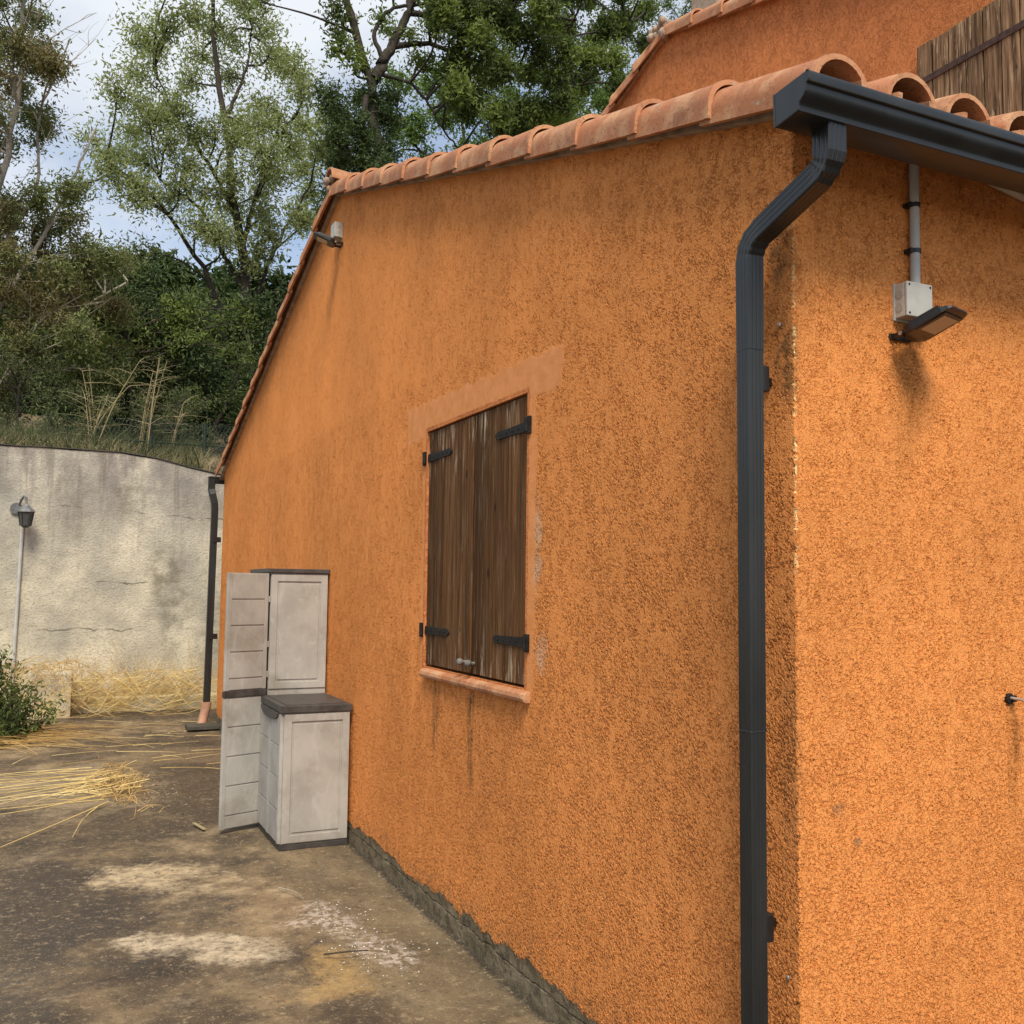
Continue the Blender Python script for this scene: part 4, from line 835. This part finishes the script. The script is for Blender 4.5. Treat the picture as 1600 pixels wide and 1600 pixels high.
tree('bush', 'grey green bush at the left edge on top of the retaining wall', 'bush', 13.2, [([(20, 760), (25, 680), (30, 600)], 0.04, 0.02)], fill(-40, 540, 90, 690, 24, 20, 260, 0.5, 0.35, 0.1), 0.06, M['l_olive'], M['bark'], 1.0, None, 0.006, 0.8, 0.10)
for (a, b_, lab) in ((110, 200, 'olive green bush on the bank behind the left canes'), (205, 330, 'olive green bush on the bank beside the wire fence')):
    tree('bush', lab, 'bush', 12.4, [([((a + b_) / 2, 740), ((a + b_) / 2, 690), ((a + b_) / 2 + 5, 640)], 0.025, 0.01)], fill(a, 625, b_, 715, 16, 13, 190, 0.35, 0.4, 0.12), 0.045, M['l_olive'], M['bark'], 1.0, None, 0.004, 0.9, 0.07)

# dry grass on the bank
def blades(n, xr, yr, h, mat, name, label, w=0.006, zfun=None, lean=0.35, kind='stuff', cat='grass'):
    xs_ = rng.uniform(*xr, n); ys_ = rng.uniform(*yr, n); zz = zfun(xs_, ys_); hh = h * rng.uniform(0.35, 1.2, n); ln = rng.normal(size=(n, 2)) * lean
    P_ = np.zeros((n, 5, 3))
    for k in range(5):
        t = k / 4; P_[:, k, 0] = xs_ + ln[:, 0] * hh * t ** 1.8; P_[:, k, 1] = ys_ + ln[:, 1] * hh * t ** 1.8; P_[:, k, 2] = zz + hh * (t - 0.25 * t * t * np.abs(ln).sum(1))
    V_, F_ = tubes_np(P_, np.broadcast_to(np.array([1, 0.9, 0.7, 0.5, 0.15]) * w * 0.5, (n, 5)), 3); o = npmesh(name, V_, F_, mat, None); tag(o, label, cat, kind=kind); return o
blades(5200, (-3.4, 0.1), (11.3, 12.6), 0.34, M['dry'], 'dry_grass', 'dry yellow grass along the top of the retaining wall', zfun=bankz)
blades(4200, (-3.2, 0.0), (11.3, 13.0), 0.45, M['l_olive'], 'grass', 'green grass growing among the dry stems on the bank', zfun=bankz, w=0.012)
# canes
def canes(px, n, label, spread=0.16, h=1.25):
    c0 = at(px, 690, 11.9); t = thing('cane_clump', label, 'canes', (c0.x, c0.y, c0.z - 0.05)); pp = []; rr = []; lv = []
    for q in range(n):
        b0 = np.array([c0.x + rng.normal() * 0.05, c0.y + rng.normal() * 0.1, c0.z - 0.15]); H = h * rng.uniform(0.55, 1.05); lx = rng.normal() * spread + 0.1; e = b0 + np.array([lx * H, rng.normal() * 0.1, H])
        cv = curve([b0, (b0 + e) / 2 + np.array([-lx * 0.1, 0, 0.05]), e], 8); pp.append(cv); rr.append(np.linspace(0.008, 0.003, 8))
        for w in range(9):
            i0 = rng.integers(2, 8); a = cv[i0]; dr3 = np.array([rng.normal() * 0.2, rng.normal() * 0.15, rng.uniform(-0.05, 0.18)]); pp.append(curve([a, a + dr3 * 0.6 + np.array([0, 0, 0.03]), a + dr3], 8)); rr.append(np.linspace(0.003, 0.001, 8)); lv.append(a + dr3 * rng.uniform(0.4, 1, (9, 1)) + rng.normal(size=(9, 3)) * 0.03)
    V_, F_ = tubes_np(pp, rr, 4); npmesh('stems', V_, F_, M['dry'], t); Vl, Fl = leaf_quads(np.concatenate(lv), 0.04); npmesh('leaves', Vl, Fl, M['l_olive'], t)
canes(140, 9, 'clump of tall dry canes on the bank, the left one', 0.22); canes(228, 6, 'clump of tall dry canes on the bank nearer the house', 0.08, 1.35); canes(275, 3, 'thin dry stems at the fence end of the bank', 0.08, 0.7)

# straw on the yard
def straws(name, label, n, gen, mat, r=0.0028, k=8):
    P_ = np.array([gen() for _ in range(n)]); V_, F_ = tubes_np(P_, np.broadcast_to(np.linspace(1, 0.4, k) * r, (n, k)), 3); o = npmesh(name, V_, F_, mat, None); tag(o, label, 'straw', kind='stuff'); return o
def g_wall():
    x = rng.uniform(-1.75, 0.05); y = rng.uniform(10.45, 10.95); ln = rng.uniform(0.15, 0.8); a = rng.normal() * 0.6; y -= max(0, rng.normal() * 0.15); s = 1 if rng.random() < 0.5 else -1
    hb = 0.25 + 0.22 * max(0, math.sin((x + 1.9) * 1.6)) * rng.random(); z0 = rng.uniform(0.06, 0.45); arc = rng.uniform(-0.12, 0.16)
    pts = [(x - s * ln / 2, y - abs(a) * 0.1, max(0.05, z0 + 0.12)), (x, y - 0.06, max(0.04, z0 + arc - 0.05)), (x + s * ln / 2, min(10.97, y + a * 0.15), max(0.05, z0 + rng.uniform(-0.35, 0.30)))]
    return curve(pts, 8)
straws('straw_heap', 'yellow straw heaped along the foot of the retaining wall', 150, g_wall, M['straw'], 0.0042)
straws('straw_heap', 'browner matted straw low behind the yellow straw at the wall foot', 130, g_wall, M['straw2'], 0.0034)
def g_up():
    x = rng.uniform(-2.3, 0.1); b0 = np.array([x, rng.uniform(10.75, 10.97), 0.2]); e = b0 + np.array([rng.normal() * 0.22, 0.0, rng.uniform(0.15, 0.75)]); return curve([b0, (b0 + e) / 2 + np.array([rng.normal() * 0.06, -0.02, 0.05]), e], 8)
straws('standing_straw', 'thin dry stalks standing against the retaining wall', 170, g_up, M['straw2'], 0.0022)
def g_blk():
    x = rng.uniform(-2.3, -1.35); y = rng.uniform(10.35, 10.8); z = 0.56 + rng.uniform(0, 0.12); b0 = np.array([x, y, z]); e = b0 + np.array([rng.normal() * 0.2, rng.normal() * 0.15 - 0.1, rng.uniform(-0.35, 0.06)]); return curve([b0, (b0 + e) / 2 + np.array([0, -0.03, 0.07]), e], 8)
straws('straw_heap', 'browner straw spilling over the squat rendered block', 150, g_blk, M['straw2'], 0.0032)
def g_clump():   # stalks pointing left, root ball right
    u = rng.random()
    x1 = -1.26 + rng.normal() * 0.12; y1 = 6.35 + rng.normal() * 0.42; ln = rng.uniform(0.15, 1.5) if rng.random() < 0.55 else rng.uniform(0.08, 0.35); z = rng.uniform(0.015, 0.10)
    pts = [(x1, y1, z), (x1 - ln * 0.5, y1 + rng.normal() * 0.06 - 0.02, 0.02 + rng.random() * 0.05), (x1 - ln, y1 + rng.normal() * 0.22 - 0.10 * ln, 0.012 + rng.random() * 0.02)]; return curve(pts, 8)
straws('straw_heap', 'pulled up straw clump lying on the yard with its stalks pointing left', 60, g_clump, M['straw'], 0.0034)
def g_root():
    c0 = np.array([-1.18 + rng.normal() * 0.08, 6.3 + rng.normal() * 0.4, 0.03]); e = c0 + rng.normal(size=3) * np.array([0.07, 0.10, 0.03]) + np.array([0, 0, 0.02]); return curve([c0, (c0 + e) / 2 + np.array([0.01, 0, 0.025]), e], 8)
straws('straw_roots', 'tangled brown roots at the right end of the lying straw clump', 260, g_root, M['straw2'], 0.003)
def g_left():
    x1 = rng.uniform(-2.6, -1.75); y1 = 9.0 + rng.normal() * 0.35 - (x1 + 2.2) * 0.2; ln = rng.uniform(0.2, 1.0); a = rng.normal() * 0.25; z = rng.uniform(0.01, 0.11)
    return curve([(x1, y1, z), (x1 + ln * 0.5, y1 + a * 0.5, z * 0.8 + 0.03), (x1 + ln, y1 + a, 0.015)], 8)
straws('straw_heap', 'orange tinged straw lying beside the green plant', 110, g_left, M['straw2'], 0.0036)
def g_thin():
    x1 = rng.uniform(-2.4, -0.3); y1 = rng.uniform(6.5, 10.4); a = rng.normal() * 0.3 ; ln = rng.uniform(0.1, 0.6)
    return curve([(x1, y1, 0.012), (x1 + ln * 0.5, y1 + a * 0.3, 0.02), (x1 + ln, y1 + a * 0.6, 0.012)], 8)
straws('loose_straw', 'single straws scattered over the far part of the yard', 45, g_thin, M['straw'], 0.0026)
def one(name, label, pts, mat, r, cat='twig'):
    cv = curve(pts, 8); V_, F_ = tubes_np([cv], [np.linspace(r, r * 0.6, 8)], 5); o = npmesh(name, V_, F_, mat, None, True); tag(o, label, cat); return o
one('stalk', 'long single straw stalk lying across the yard at the left edge', [(-1.30, 5.75, 0.02), (-1.6, 5.2, 0.03), (-1.95, 4.68, 0.02)], M['straw'], 0.005, 'stalk')
one('twig', 'small forked pale twig on the concrete in front of the low cabinet', [(-0.60, 3.28, 0.015), (-0.54, 3.12, 0.03), (-0.53, 3.02, 0.02)], M['barkpale'], 0.003)
one('twig', 'dark bent twig lying beside the white plaster stain', [(-0.62, 2.27, 0.015), (-0.52, 2.22, 0.03), (-0.43, 2.24, 0.015)], M['bark'], 0.004)
pk = MB(); T2 = Matrix.Translation((-0.80, 4.79, 0.010)) @ Matrix.Rotation(R(12), 4, 'Z'); pk.box((-0.011, -0.10, 0), (0.011, 0.10, 0.008), T2); o = pk.build('lath', M['dry'], None, bevel=0.001); tag(o, 'short pale wooden lath lying beside the open cabinet door', 'lath')

# debris
def bits(n, gen, name, label, mat, s0, s1):
    m_ = MB()
    for _ in range(n):
        x, y = gen(); s = random.uniform(s0, s1); z = float(gh(np.array(x), np.array(y))); T3 = Matrix.Translation((x, y, z + s * 0.2)) @ Matrix.Rotation(random.uniform(0, 6.28), 4, 'Z') @ Matrix.Rotation(random.uniform(-0.6, 0.6), 4, 'X')
        m_.addm([T3 @ Vector(p) * 1 for p in ((-s, -s * 0.5, -s * 0.3), (s * 0.9, -s * 0.6, -s * 0.2), (s * 0.6, s * 0.7, -s * 0.3), (-s * 0.7, s * 0.5, -s * 0.2), (0, 0, s * 0.4))], [(0, 1, 4), (1, 2, 4), (2, 3, 4), (3, 0, 4), (3, 2, 1, 0)])
    o = m_.build(name, mat, None); tag(o, label, 'debris', kind='stuff')
bits(700, lambda: (random.uniform(-2.2, -0.02), random.uniform(1.9, 9.0)), 'grit', 'loose grit and crumbs scattered over the concrete yard', M['debris'], 0.002, 0.009)
bits(240, lambda: (-0.02 - abs(random.gauss(0, 0.02)), random.uniform(0.6, 4.0)), 'grit', 'crumbs of render along the foot of the orange wall', M['debris'], 0.002, 0.008)
bits(160, lambda: (random.gauss(-0.98, 0.12), random.gauss(6.0, 0.35)), 'leaf_litter', 'dark leaf litter right of the lying straw clump', M['debris'], 0.006, 0.018)
bits(150, lambda: (random.gauss(-0.42, 0.10), random.gauss(2.42, 0.28)), 'plaster_crumbs', 'pale plaster crumbs on the white stain', M['white'], 0.002, 0.006)
# dead leaves heap by the drain
bits(60, lambda: (random.gauss(-0.42, 0.10), random.gauss(9.25, 0.05)), 'leaf_litter', 'small pile of dead leaves beside the drain cover', M['debris'], 0.008, 0.022)

# green plant, dark wooden trough left
pl = thing('plant', 'bushy green plant growing at the left edge of the yard', 'plant', (-1.95, 8.9, 0))
st = []; rr = []; lv = []
for q in range(34):
    b0 = np.array([-2.10 + rng.normal() * 0.10, 9.0 + rng.normal() * 0.15, 0.02]); e = b0 + np.array([rng.normal() * 0.13 , rng.normal() * 0.15, rng.uniform(0.2, 0.62)]); cv = curve([b0, (b0 + e) / 2 + rng.normal(size=3) * 0.03, e], 8); st.append(cv); rr.append(np.linspace(0.006, 0.002, 8)); lv.append(cv[rng.integers(1, 8, 70)] + rng.normal(size=(70, 3)) * 0.05)
for q in range(10):
    b0 = np.array([-2.25 + rng.normal() * 0.06, 9.0 + rng.normal() * 0.1, 0.4]); e = b0 + np.array([rng.normal() * 0.08, rng.normal() * 0.1, rng.uniform(0.3, 0.55)]); cv = curve([b0, (b0 + e) / 2, e], 8); st.append(cv); rr.append(np.linspace(0.006, 0.002, 8)); lv.append(cv[rng.integers(2, 8, 70)] + rng.normal(size=(70, 3)) * 0.05)
V_, F_ = tubes_np(st, rr, 4); npmesh('stems', V_, F_, M['bark'], pl); Vl, Fl = leaf_quads(np.concatenate(lv), 0.06); npmesh('leaves', Vl, Fl, M['l_mid'], pl)
m = MB(); m.tube([(-2.30, 8.9, 0.0), (-2.25, 8.92, 0.35), (-2.21, 8.95, 0.62), (-2.16, 8.9, 0.82)], [0.05, 0.045, 0.035, 0.02], 8); m.tube([(-2.24, 8.93, 0.45), (-2.32, 8.9, 0.7), (-2.34, 8.9, 0.86)], [0.03, 0.02, 0.015], 8); o = m.build('stump', M['bark'], None, smooth=True); tag(o, 'dark cut forked stump at the left edge behind the green plant', 'stump')
